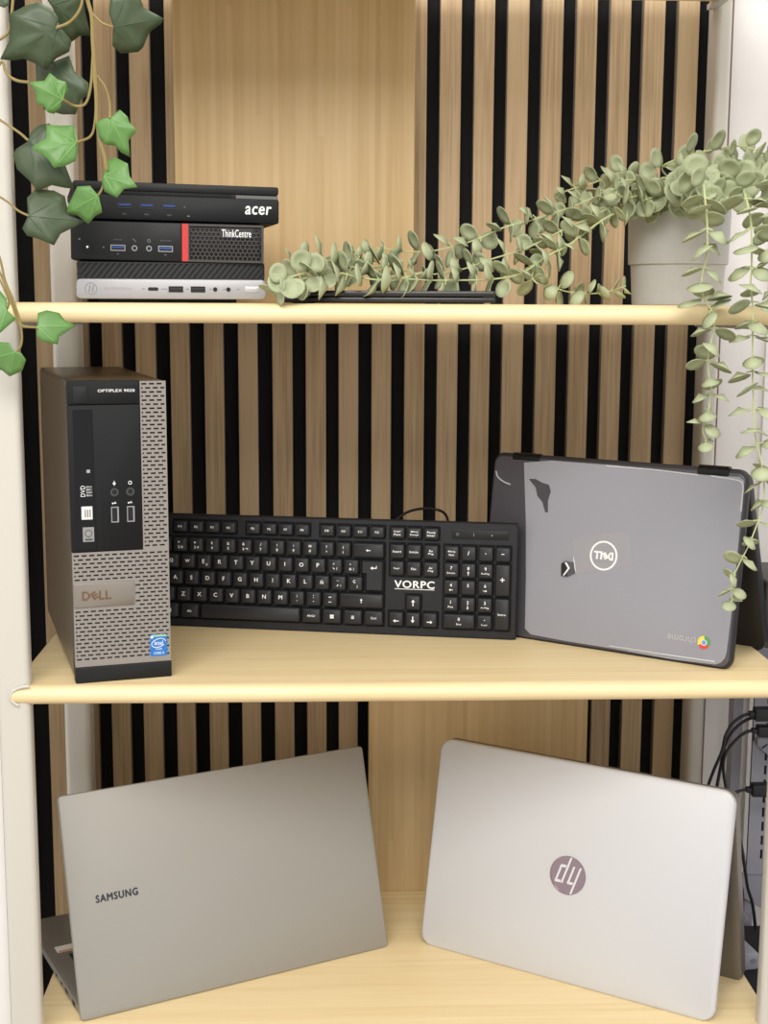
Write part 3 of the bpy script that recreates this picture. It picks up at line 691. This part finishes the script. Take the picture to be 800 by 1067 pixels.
put(base, 'sticker_print', mat('orange print', (206, 132, 84), .4), lambda b: b.box(.014, .034, .1355, .1385, BT - .0005, BT + .0004))
put(base, 'side_port', DEEP, lambda b: (b.box(.0002, .003, .025, .034, .005, .010), b.box(.0002, .003, .052, .062, .006, .010), b.box(.0002, .003, .075, .079, .006, .009), b.box(.0002, .003, .095, .099, .006, .009)))

# ---------------------------------------------------------------- pot and eucalyptus
PY = .17
pc = at(704.5, 316, PY); pr = (at(757, 220, PY).x - at(652.5, 220, PY).x) / 2
pot = thing('potted_eucalyptus', 'grey pot of trailing silver green eucalyptus at the right end of the top shelf', 'plant', (pc.x, PY, ZT))
PH = at(704, 216, PY).z - ZT; PR = PH * .415
POTM = mat('pot stone grey', (180, 179, 176), .65, noise=.03, nscale=120, bump=.15)
def lathe(b, prof, seg=48, mi=0):
    b.loft([[(r * math.cos(2 * PI * k / seg), r * math.sin(2 * PI * k / seg), z) for k in range(seg)] for r, z in prof], mi, cap=True)
put(pot, 'pot', POTM, lambda b: lathe(b, [(pr * .86, 0), (pr * .88, .001), (pr * .925, PR), (pr * .93, PR + .001), (pr * .965, PR), (pr * .975, PR + .0012), (pr * 1.0, PH - .001), (pr * .985, PH), (pr * .93, PH), (pr * .91, PH - .015), (.001, PH - .016)]), 35)
put(pot, 'soil', mat('dark soil', (52, 42, 34), .9, noise=.4, nscale=250, bump=.6), lambda b: lathe(b, [(pr * .905, PH - .016), (pr * .9, PH - .013), (pr * .4, PH - .010), (.001, PH - .009)]))
def leafmat(name, c, c2, rough, sheen=0):
    m = bpy.data.materials.new(name); m.use_nodes = True; nt = m.node_tree; p = nt.nodes['Principled BSDF']
    tc = nt.nodes.new('ShaderNodeTexCoord'); n = nt.nodes.new('ShaderNodeTexNoise'); n.inputs['Scale'].default_value = 60; n.inputs['Detail'].default_value = 3
    nt.links.new(tc.outputs['Object'], n.inputs['Vector'])
    r = nt.nodes.new('ShaderNodeMix'); r.data_type = 'RGBA'; r.inputs['A'].default_value = lin(c); r.inputs['B'].default_value = lin(c2)
    nt.links.new(n.outputs['Fac'], r.inputs['Factor']); nt.links.new(r.outputs['Result'], p.inputs['Base Color'])
    p.inputs['Roughness'].default_value = rough; p.inputs['Subsurface Weight'].default_value = 0
    return m
EUC = leafmat('eucalyptus leaf', (150, 158, 122), (180, 186, 148), .6); EST = mat('eucalyptus stem', (186, 192, 140), .6)
def euc_leaf(b, p, d, n, L, Wd, cup, mi=0):
    """round, slightly cupped leaf: p base, d along, n face normal"""
    d = d.normalized(); n = (n - d * n.dot(d)).normalized(); s = d.cross(n)
    base = p + d * (L * .10); vs = [base, base + d * (L * .48) - n * (cup * L * .10)]
    N_ = 14
    for ring_, h in ((.55, .35), (1., 1.)):
        for k in range(N_):
            a = PI + 2 * PI * k / N_
            along = .5 + .5 * math.cos(a) * ring_; wide = .5 * math.sin(a) * ring_
            if math.cos(a) < 0: wide *= 1 - .25 * (-math.cos(a)) ** 2
            vs.append(base + d * (L * .9 * along) + s * (Wd * wide) + n * (cup * L * (h * .18 * (1 + .4 * math.cos(a)))))
    fs = []
    for k in range(N_):
        q = (k + 1) % N_
        fs.append((1, 2 + k, 2 + q)); fs.append((2 + k, 2 + N_ + k, 2 + N_ + q, 2 + q))
    b.add(vs, fs, mi)
    b.tube([p, base + d * (L * .15)], [.0006, .0004], 5, mi + 1)
invp = Matrix.Translation(-pot.location)
rnd = random.Random(11)
def sprig(path, step=.0125, L=(.0155, .0195), start=0.1, lift=.25, flat=None, tip=True):
    """path: (px, py, depth) along the stem"""
    p3 = spline([at(*q) for q in path], 8)
    p3 = [invp @ p for p in p3]
    st = B().tube(p3, [.0011 - .0005 * i / (len(p3) - 1) for i in range(len(p3))], 6).build('stem', EST, pot)
    b = B(); acc = 0; dist = 0; tot = sum((p3[i + 1] - p3[i]).length for i in range(len(p3) - 1)); node = 0; nxt = tot * start
    for i in range(len(p3) - 1):
        seg = p3[i + 1] - p3[i]; l_ = seg.length
        while nxt <= dist + l_:
            p = p3[i] + seg * ((nxt - dist) / l_); tg = seg.normalized()
            view = Vector((0, -1, 0)); o1 = tg.cross(view)
            if o1.length < .2: o1 = Vector((0, 0, 1))
            o1.normalize(); o2 = tg.cross(o1).normalized()
            ang = (node % 2) * PI / 2 + rnd.uniform(-.55, .55) + .35
            out = o1 * math.cos(ang) + o2 * math.sin(ang)
            k = 1 - .35 * max(0, (nxt / tot - .75) / .25)
            for s in (1, -1):
                e = rnd.uniform(lift - .2, lift + .35)
                d = out * s * math.cos(e) + tg * math.sin(e)
                n = tg * math.cos(e) - out * s * math.sin(e)
                side = d.cross(n); ro = rnd.uniform(-.6, .6); n = n * math.cos(ro) + side * math.sin(ro)
                Lf = rnd.uniform(*L) * k * 1.22
                euc_leaf(b, p, d, n, Lf, Lf * rnd.uniform(.78, .98), rnd.uniform(.3, 1.1))
            node += 1; nxt += step * 1.08 * rnd.uniform(.8, 1.25) * (.7 + .3 * k)
        dist += l_
    o = b.build('foliage', [EUC, EST], st, smooth=60)
    md = o.modifiers.new('thick', 'SOLIDIFY'); md.thickness = .0005; md.offset = 0
# sprawling to the left along the shelf
sprig([(700, 214, .165), (680, 192, .15), (650, 189, .14), (620, 205, .13), (592, 217, .12), (555, 229, .11), (525, 237, .10), (495, 250, .095), (471, 257, .09), (447, 262, .09), (420, 262, .09), (395, 259, .09), (368, 265, .09), (345, 276, .085)], .0135)
sprig([(705, 216, .175), (690, 196, .18), (650, 180, .18), (617, 191, .17), (590, 199, .165), (578, 207, .16)], .0125)
sprig([(698, 216, .155), (672, 208, .13), (645, 212, .115), (615, 227, .105), (592, 237, .10), (572, 247, .095), (545, 260, .085), (512, 270, .08), (480, 281, .075), (445, 286, .075), (415, 280, .07), (390, 272, .07)], .0135)
sprig([(700, 216, .15), (668, 215, .12), (635, 225, .10), (605, 246, .09), (590, 257, .085), (575, 264, .08), (560, 274, .075), (540, 286, .065), (512, 291, .06), (480, 292, .055), (446, 292, .05), (419, 290, .05), (400, 287, .05), (384, 277, .055), (364, 264, .06)], .0135)
sprig([(600, 252, .10), (575, 262, .095), (556, 283, .085), (558, 294, .08), (575, 299, .078), (592, 304, .075), (612, 306, .075), (632, 304, .075), (652, 298, .075)], .0125, (.014, .0185), .2)
sprig([(440, 284, .06), (410, 292, .045), (380, 290, .04), (350, 284, .03), (330, 286, .02), (312, 292, .012), (296, 298, .008), (288, 303, .004)], .0125, (.019, .0235), .12)
sprig([(420, 272, .07), (380, 280, .06), (345, 272, .05), (322, 271, .045), (303, 272, .045)], .0125, (.019, .0235), .2)
sprig([(700, 214, .14), (672, 204, .11), (652, 206, .10), (640, 200, .095)], .0085, (.017, .022), .1)
sprig([(715, 214, .16), (700, 203, .13), (682, 205, .11), (668, 210, .10)], .0085, (.017, .022), .1)
def big_leaves(items):
    st = B().tube([invp @ at(*p) for p in ((330, 286, .02), (318, 284, .012), (305, 288, .004), (296, 290, 0.))], .0009, 6).build('stem', EST, pot)
    b = B()
    for px, py, Y, dx, dy, Lp in items:
        p = invp @ at(px, py, Y); q = invp @ at(px + dx, py + dy, Y - .004)
        d = (q - p).normalized(); n = Vector((rnd.uniform(-.35, .35), -1, rnd.uniform(.0, .5)))
        euc_leaf(b, p, d, n, Lp * .0009, Lp * .0009 * .95, rnd.uniform(.6, 1.1))
    o = b.build('foliage', [EUC, EST], st, smooth=60)
    md = o.modifiers.new('thick', 'SOLIDIFY'); md.thickness = .0005; md.offset = 0
big_leaves([(318, 284, .012, -8, -18, 25), (322, 284, .014, 10, -14, 23), (305, 288, .004, -4, 14, 25), (303, 289, .004, 8, 16, 22), (298, 290, 0., -12, 6, 22), (300, 289, 0., -14, -6, 22), (330, 286, .02, 6, -18, 20), (335, 287, .025, 12, 8, 19), (326, 285, .016, 2, 16, 21)])
# over the pot and hanging in front of the shelf edge
sprig([(706, 216, .15), (715, 196, .08), (724, 187, .03), (732, 190, 0.), (735, 214, -.022), (737, 242, -.024), (736, 266, -.024), (731, 290, -.025), (733, 310, -.026), (743, 326, -.026), (744, 336, -.026), (742, 350, -.026), (738, 370, -.026), (738, 388, -.026), (741, 402, -.026), (739, 420, -.026), (737, 434, -.026), (732, 448, -.026), (738, 463, -.026)], .0145, (.0175, .0215), .13, .15)
sprig([(712, 216, .16), (740, 188, .11), (760, 184, .06), (772, 194, .01), (778, 210, -.015), (782, 230, -.024), (783, 250, -.025), (783, 278, -.025), (782, 296, -.025), (784, 320, -.026), (784, 345, -.026), (784, 390, -.026), (785, 416, -.028), (786, 448, -.030), (790, 468, -.032), (794, 486, -.034), (796, 506, -.034), (795, 526, -.034), (789, 545, -.034), (780, 568, -.034), (769, 590, -.034), (762, 606, -.032), (763, 626, -.030)], .0150, (.0175, .0215), .1, .15)
sprig([(710, 216, .17), (700, 190, .16), (690, 174, .15), (718, 162, .13), (744, 156, .11), (768, 152, .09), (788, 157, .07), (803, 166, .05), (812, 190, .04)], .0145, (.016, .021), .25)
sprig([(714, 216, .17), (740, 194, .15), (768, 178, .12), (792, 180, .10), (806, 196, .08), (812, 220, .07)], .0115, (.017, .022), .1)
sprig([(718, 216, .16), (750, 200, .10), (785, 184, .04), (800, 196, 0.), (805, 230, -.018), (804, 260, -.022), (806, 300, -.022), (804, 316, -.022)], .0135, (.017, .021), .1)
sprig([(708, 216, .15), (716, 202, .10), (728, 196, .05), (744, 200, .02), (758, 206, .0)], .0085, (.019, .023), .25)
sprig([(704, 214, .13), (712, 202, .09), (722, 192, .06), (738, 186, .04)], .008, (.019, .023), .3)

# ---------------------------------------------------------------- hanging ivy
ivy = thing('ivy_vine', 'trailing ivy with dark and bright green leaves hanging in front of the left post', 'plant', at(60, -30, -.05))
invi = Matrix.Translation(-ivy.location)
IVD = leafmat('ivy dark', (48, 62, 36), (74, 88, 58), .45); IVL = leafmat('ivy bright', (76, 118, 52), (104, 144, 78), .45); IVS = mat('ivy stem', (138, 120, 70), .6); IVV = mat('ivy vein dark', (62, 82, 58), .5); IVVL = mat('ivy vein bright', (112, 160, 84), .5)
rv = random.Random(5)
def ivy_leaf(base, outline, k, Y, dark, tips=None):
    pts_ = [(x / k, y / k) for x, y in outline]; bx, by = base[0] / k, base[1] / k
    cx = sum(p[0] for p in pts_) / len(pts_); cy = sum(p[1] for p in pts_) / len(pts_)
    ctr = ((bx * .45 + cx * .55), (by * .45 + cy * .55))
    # smooth the outline a little
    sm = []
    n = len(pts_)
    for i in range(n):
        a, b_, c = pts_[i - 1], pts_[i], pts_[(i + 1) % n]
        sm.append((a[0] * .28 + b_[0] * .72, a[1] * .28 + b_[1] * .72)); sm.append(b_) if True else None; sm.append((c[0] * .28 + b_[0] * .72, c[1] * .28 + b_[1] * .72))
    R = max(math.hypot(p[0] - ctr[0], p[1] - ctr[1]) for p in sm)
    tx, ty = rv.uniform(-.35, .35), rv.uniform(-.35, .35); m = .00088
    rad = [math.hypot(p[0] - ctr[0], p[1] - ctr[1]) for p in pts_]
    tipi = [i for i in range(n) if rad[i] > rad[i - 1] and rad[i] >= rad[(i + 1) % n] and rad[i] > .55 * R]
    def pos(x, y, lift=0):
        dx, dy = x - ctr[0], y - ctr[1]; r = math.hypot(dx, dy) / R
        a = math.atan2(dy, dx)
        fold = 0
        for i in tipi:
            q = abs((a - math.atan2(pts_[i][1] - ctr[1], pts_[i][0] - ctr[0]) + PI) % (2 * PI) - PI)
            fold = max(fold, math.exp(-(q / .3) ** 2))
        return invi @ at(x, y, Y + (tx * dx + ty * dy) * m + .004 * (R / 25) * r * r + .0022 * (R / 25) * min(r, .5) * (1 - fold) - lift)
    b = B(); N_ = len(sm); vs = [pos(*ctr)]
    for f_ in (.35, .7, 1.):
        vs += [pos(ctr[0] + (p[0] - ctr[0]) * f_, ctr[1] + (p[1] - ctr[1]) * f_) for p in sm]
    fs = [(0, 1 + i, 1 + (i + 1) % N_) for i in range(N_)]
    for q in (0, 1):
        for i in range(N_):
            j = (i + 1) % N_; fs.append((1 + q * N_ + i, 1 + (q + 1) * N_ + i, 1 + (q + 1) * N_ + j, 1 + q * N_ + j))
    b.add(vs, fs, 0)
    o = b.build('leaf', IVD if dark else IVL, ivy, smooth=60)
    md = o.modifiers.new('thick', 'SOLIDIFY'); md.thickness = .0006; md.offset = 0
    v = B()
    for i in tipi:
        p = pts_[i]; v.tube([pos(bx + (p[0] - bx) * f_, by + (p[1] - by) * f_, .0003) for f_ in (0, .25, .5, .8)], [.0007, .0006, .0005, .0003], 5)
    if v.v: v.build('veins', IVV if dark else IVVL, o, smooth=60)
k2 = 800 / 180; k1 = 800 / 300
ivy_leaf((262, 128), [(262, 128), (272, 85), (240, 40), (180, 10), (120, 25), (85, 45), (40, 65), (45, 120), (42, 190), (0, 275), (60, 280), (110, 272), (165, 295), (215, 325), (260, 270), (320, 240), (332, 190), (290, 140)], k2, -.055, True)
ivy_leaf((250, 20), [(205, -20), (300, -60), (385, -20), (395, 60), (420, 165), (370, 165), (330, 195), (280, 150), (262, 80), (240, 30)], k2, -.035, True)
ivy_leaf((525, 125), [(525, 125), (505, 60), (512, -30), (600, -50), (650, -10), (665, 35), (757, 85), (745, 110), (690, 150), (662, 220), (640, 240), (560, 248), (520, 210), (522, 150)], k2, -.045, True)
ivy_leaf((240, 280), [(165, 290), (215, 300), (320, 258), (345, 330), (410, 385), (412, 440), (375, 460), (350, 530), (290, 530), (200, 505), (210, 440), (168, 370)], k2, -.030, True)
ivy_leaf((290, 460), [(290, 460), (315, 415), (305, 380), (270, 370), (230, 338), (205, 375), (135, 380), (165, 430), (170, 480), (205, 495), (220, 520), (250, 527), (280, 500)], k2, -.058, False)
ivy_leaf((355, 660), [(355, 660), (340, 580), (280, 582), (215, 578), (215, 640), (143, 685), (190, 715), (225, 740), (250, 777), (300, 770), (350, 745), (360, 700)], k2, -.058, False)
ivy_leaf((135, 655), [(130, 655), (145, 610), (180, 580), (230, 572), (260, 640), (300, 760), (345, 875), (300, 870), (240, 858), (170, 885), (140, 840), (80, 785), (60, 720), (75, 690)], k2, -.038, True)
ivy_leaf((510, 545), [(510, 545), (555, 508), (590, 540), (600, 570), (634, 605), (595, 650), (602, 728), (560, 705), (535, 675), (490, 670), (460, 640), (442, 570), (480, 548)], k2, -.050, False)
ivy_leaf((290, 490), [(283, 505), (295, 450), (320, 437), (355, 455), (360, 490), (382, 520), (345, 525), (325, 549), (290, 532)], k1, -.052, False)
ivy_leaf((270, 545), [(188, 575), (200, 550), (215, 518), (250, 516), (275, 545), (284, 590), (265, 600), (245, 622), (215, 598), (187, 592)], k1, -.050, False)
ivy_leaf((78, 600), [(78, 600), (62, 635), (75, 655), (110, 665), (150, 682), (168, 650), (237, 615), (192, 600), (180, 545), (150, 530), (100, 525), (75, 550)], k1, -.045, True)
ivy_leaf((103, 908), [(103, 910), (105, 870), (130, 862), (165, 870), (180, 890), (212, 905), (165, 935), (160, 957), (120, 950), (103, 935)], k1, -.045, False)
ivy_leaf((18, 862), [(20, 862), (18, 830), (0, 808), (-40, 800), (-60, 850), (-50, 900), (-5, 930), (45, 886)], k1, -.050, False)
ivy_leaf((40, 980), [(40, 975), (25, 952), (0, 950), (-25, 965), (-40, 1000), (-20, 1030), (5, 1028), (27, 1046), (62, 1030), (72, 1000), (60, 982)], k1, -.048, False)
ivy_leaf((-20, -20), [(-40, -30), (0, -45), (40, -20), (45, 20), (20, 36), (0, 30), (-30, 40)], k2, -.045, True)
def vine(ps, k, r, Y=-.045):
    p = [invi @ at(x / k, y / k, Y + (q[0] if q else 0)) for x, y, *q in ps]
    B().tube(spline(p, 5), r, 7).build('stem', IVS, ivy)
vine([(385, -120), (405, 0), (425, 80), (430, 200), (440, 340), (446, 450), (450, 560), (465, 660), (485, 730), (490, 800)], k2, [.0018] * 46)
vine([(445, 440), (440, 560), (420, 630), (355, 660, -.012)], k2, .0011)
vine([(430, 250), (420, 400), (395, 480), (345, 490), (290, 460, -.012)], k2, .0012)
vine([(262, 128, -.011), (310, 110), (350, 75), (378, 20), (382, -60)], k2, .0013)
vine([(525, 125, -.002), (470, 105), (425, 60)], k2, .0010)
vine([(450, 350), (490, 410), (508, 480), (508, 548, -.006)], k2, .0010)
vine([(430, 330), (445, 470), (450, 560), (465, 660), (485, 730), (497, 790, -.006)], k2, .0009)
vine([(298, 450), (292, 490), (283, 525), (268, 548, -.006)], k1, .0010)
vine([(-30, 200), (30, 160), (48, 110), (60, 0), (62, -60)], k2, .0013)
vine([(-20, 330), (10, 285), (30, 340), (75, 372), (137, 381, -.012)], k2, .0013)
vine([(-40, 530), (30, 575), (90, 615), (130, 650)], k2, .0011)
vine([(-30, 530), (20, 560), (50, 585), (80, 600)], k1, .0010)
vine([(-30, 640), (0, 720), (14, 780), (35, 830), (52, 880), (62, 905), (104, 910)], k1, .0011)
vine([(-20, 720), (5, 770), (28, 830), (45, 880), (58, 910), (60, 950), (50, 975), (38, 982)], k1, .0011)
vine([(-10, 760), (10, 800), (24, 840), (18, 864)], k1, .0009)

# ---------------------------------------------------------------- behind the right side: rack, cables, boxes
RK = mat('shaded white steel', (150, 150, 160), .5)  # white steel with the bluish shade put into its colour
RY = .30
def rx(px, py, Y=RY): return at(px, py, Y)
p0 = rx(783, 800); p1 = rx(812, 800)
rk = thing('metal_rack', 'white slotted metal rack standing behind the right side of the lowest shelf', 'rack', (p0.x, RY, FLOOR))
zt = ZM + .05 - FLOOR; zb_ = rx(790, 911).z - FLOOR
w = p1.x - p0.x
hs = []
z = zb_ + .02
while z < zt - .02:
    hs.append((at(796, 800, RY).x - p0.x, at(798.6, 800, RY).x - p0.x, z, z + .012)); z += .018
put(rk, 'upright', RK, lambda b: b.plate(0, w, zb_, zt, hs, 0, .002))
put(rk, 'slot_backing', mat('dark slot', (50, 50, 62), .7), lambda b: b.box(.001, w, .006, .008, zb_, zt))
z1_, z2_ = rx(790, 768).z - FLOOR, rx(790, 796).z - FLOOR
put(rk, 'bracket', RK, lambda b: b.poly([(.004, z1_), (w, z1_), (w, z2_ - .012), (.03, z2_), (.004, z1_ - .008)], -.006, -.001))
put(rk, 'bracket_hole', mat('hole', (40, 40, 46), .7), lambda b: (b.slab(-.0025, -.0005, z1_ - .003, z1_ + .009, -.0074, -.006, .0008, .0002), b.tube([(.010, -.0065, z1_ - .012), (.016, -.0065, z1_ - .007)], .0008, 6)))
put(rk, 'rear_upright', RK, lambda b: b.box(-.016, -.004, .03, .05, 0, zt))
put(rk, 'lower_brace', RK, lambda b: b.poly([(-.004, zb_ - .03), (w, zb_ - .055), (w, zb_), (-.004, zb_)], .003, .006))
put(rk, 'foot', RK, lambda b: b.box(.002, .012, .008, .02, 0, zb_))
CB = mat('black cable', (16, 17, 22), .45); CN = mat('black connector', (18, 20, 27), .5)
CG = 'black cables at the right edge'
def cable(px, label, conn, r=.0020, Y=.24):
    p = [at(x, y, Y + (d[0] if d else 0)) for x, y, *d in px]
    t = thing('cable', label, 'cable', p[0], group=CG); iv = Matrix.Translation(-p[0])
    put(t, 'cord', CB, lambda b: b.tube([iv @ q for q in spline(p, 6)], r, 8), 60)
    if conn:
        x0, x1, y0, y1 = conn; a = iv @ at(x0, y1, Y); c = iv @ at(x1, y0, Y)
        put(t, 'plug', CN, lambda b: (b.slab(a.x, c.x, a.z, c.z, -.007, .007, .002, .0015), b.slab(a.x - .006, a.x + .002, a.z * .7 + c.z * .3, a.z * .3 + c.z * .7, -.004, .004, .001, .0005)), 40)
cable([(786, 744), (776, 745), (764, 753), (756, 766), (752, 783), (743, 804), (736, 826), (732, 860), (732, 900)], 'black cable with the uppermost plug, bending down behind the silver laptop', (785, 826, 737, 750.5))
cable([(787, 747, .012), (776, 751, .012), (764, 761, .012), (756, 775, .012), (751, 798, .012), (746, 826, .012), (744, 860, .012), (746, 900, .012)], 'black cable just inside the outermost one, leaving the same uppermost plug', None)
cable([(789, 760.5), (776, 763.5), (764, 774), (756, 785), (753.5, 800), (757, 824), (764, 850), (772, 880), (776, 905), (779, 925), (784, 942), (787, 968)], 'black cable with the second plug from the top, hanging down beside the silver laptop', (788, 828, 755.5, 766.5))
cable([(783, 822.5), (773, 823.5), (762, 828), (752, 838), (748, 860), (752, 885)], 'short black cable with the lowest plug, level with the top corner of the silver laptop', (782, 826, 816, 829))
cable([(762, 902), (769, 914), (774, 930), (772, 945), (764, 955)], 'thin black cable loop beside the right edge of the silver laptop', None, .0014)
# tray with a box on it, dark crate with an adapter on top
def onz(px, py, z):
    q = ray(px, py); return CAM + q * ((z - CAM.z) / q.z)
tz = ZM - .012
put(rk, 'tray', RK, lambda b: b.box(.010, .40, -.45, .0, tz - FLOOR - .012, tz - FLOOR))  # forward reach is unseen, added to shade the wall below
put(rk, 'knob', RK, lambda b: b.cyl(at(776, 958, RY - .006).x - p0.x, at(776, 958, RY - .006).z - FLOOR, -.012, .008, .0042, 16), 40)
ex = at(796.5, 640, .17)
t = thing('equipment_box', 'dark grey box on the rack tray, cut off at the right edge of the picture', 'box', (ex.x, .17, tz))
EB = mat('dark grey metal', (66, 62, 62), .5, .2, noise=.1, nscale=300)
put(t, 'body', EB, lambda b: b.slab(0, .22, .002, at(796, 606, .17).z - tz, 0, .115, .004, .0015), 40)
put(t, 'front_plate', mat('black grey panel', (40, 39, 40), .4), lambda b: b.slab(.006, .20, .008, at(796, 606, .17).z - tz - .006, -.0015, .001, .003, .0005), 40)
put(t, 'foot', BLK, lambda b: b.box(.01, .21, .01, .10, 0, .0025))
BXZ = at(775, 968, .26).z
t = thing('storage_box', 'dark black box below the cables beside the lowest shelf', 'box', (.4635, .05, FLOOR))
hz = BXZ - FLOOR
BB = mat('black navy fabric', (17, 18, 28), .85, noise=.2, nscale=300, bump=.3)
put(t, 'box_body', BB, lambda b: b.slab(0, .20, 0, hz - .004, .0, .22, .01, .004), 40)
put(t, 'lid', BB, lambda b: b.loft([[(x_, y_, z_) for x_, y_ in rrect(i, .2 - i, i, .22 - i, .012, 5)] for i, z_ in ((0, hz - .010), (-.0008, hz - .008), (-.0008, hz - .002), (.002, hz))]), 40)
pa = onz(774, 1012, BXZ)
ad = thing('power_adapter', 'small white adapter block lying on the dark box beside the lowest shelf', 'adapter', (max(pa.x, .466), pa.y, BXZ), math.radians(10))
put(ad, 'body', RK, lambda b: b.slab(0, .020, 0, .020, 0, .055, .004, .002), 40)
put(ad, 'socket', mat('socket grey', (130, 130, 138), .5), lambda b: (b.ring(.012, .011, -.001, .002, .0034, .0022), b.cyl(.012, .011, -.0004, .002, .0023)), 40)

# ---------------------------------------------------------------- light
wd = bpy.data.worlds.new('room'); S.world = wd; wd.use_nodes = True
wd.node_tree.nodes['Background'].inputs['Color'].default_value = (1.0, .99, .975, 1); wd.node_tree.nodes['Background'].inputs['Strength'].default_value = .60
def lamp(name, loc, size, energy, col, aim):
    d = bpy.data.lights.new(name, 'AREA'); d.shape = 'RECTANGLE'; d.size, d.size_y = size; d.energy = energy; d.color = col
    o = bpy.data.objects.new(name, d); COL.objects.link(o); o.location = loc
    o.rotation_euler = (Vector(aim) - Vector(loc)).to_track_quat('-Z', 'Y').to_euler(); return o
lamp('ceiling_lamp', (-.3, -2.0, 1.3), (2.0, 1.0), 34, (1, .98, .95), (0, -.3, -.5))
lamp('ceiling_lamp', (.35, .18, 1.38), (1.2, .35), 11, (1, .97, .93), (.35, .2, 0))
S.view_settings.view_transform = 'Standard'; S.view_settings.look = 'None'; S.view_settings.gamma = 1; S.view_settings.use_curve_mapping = False
S.view_settings.exposure = 0.72
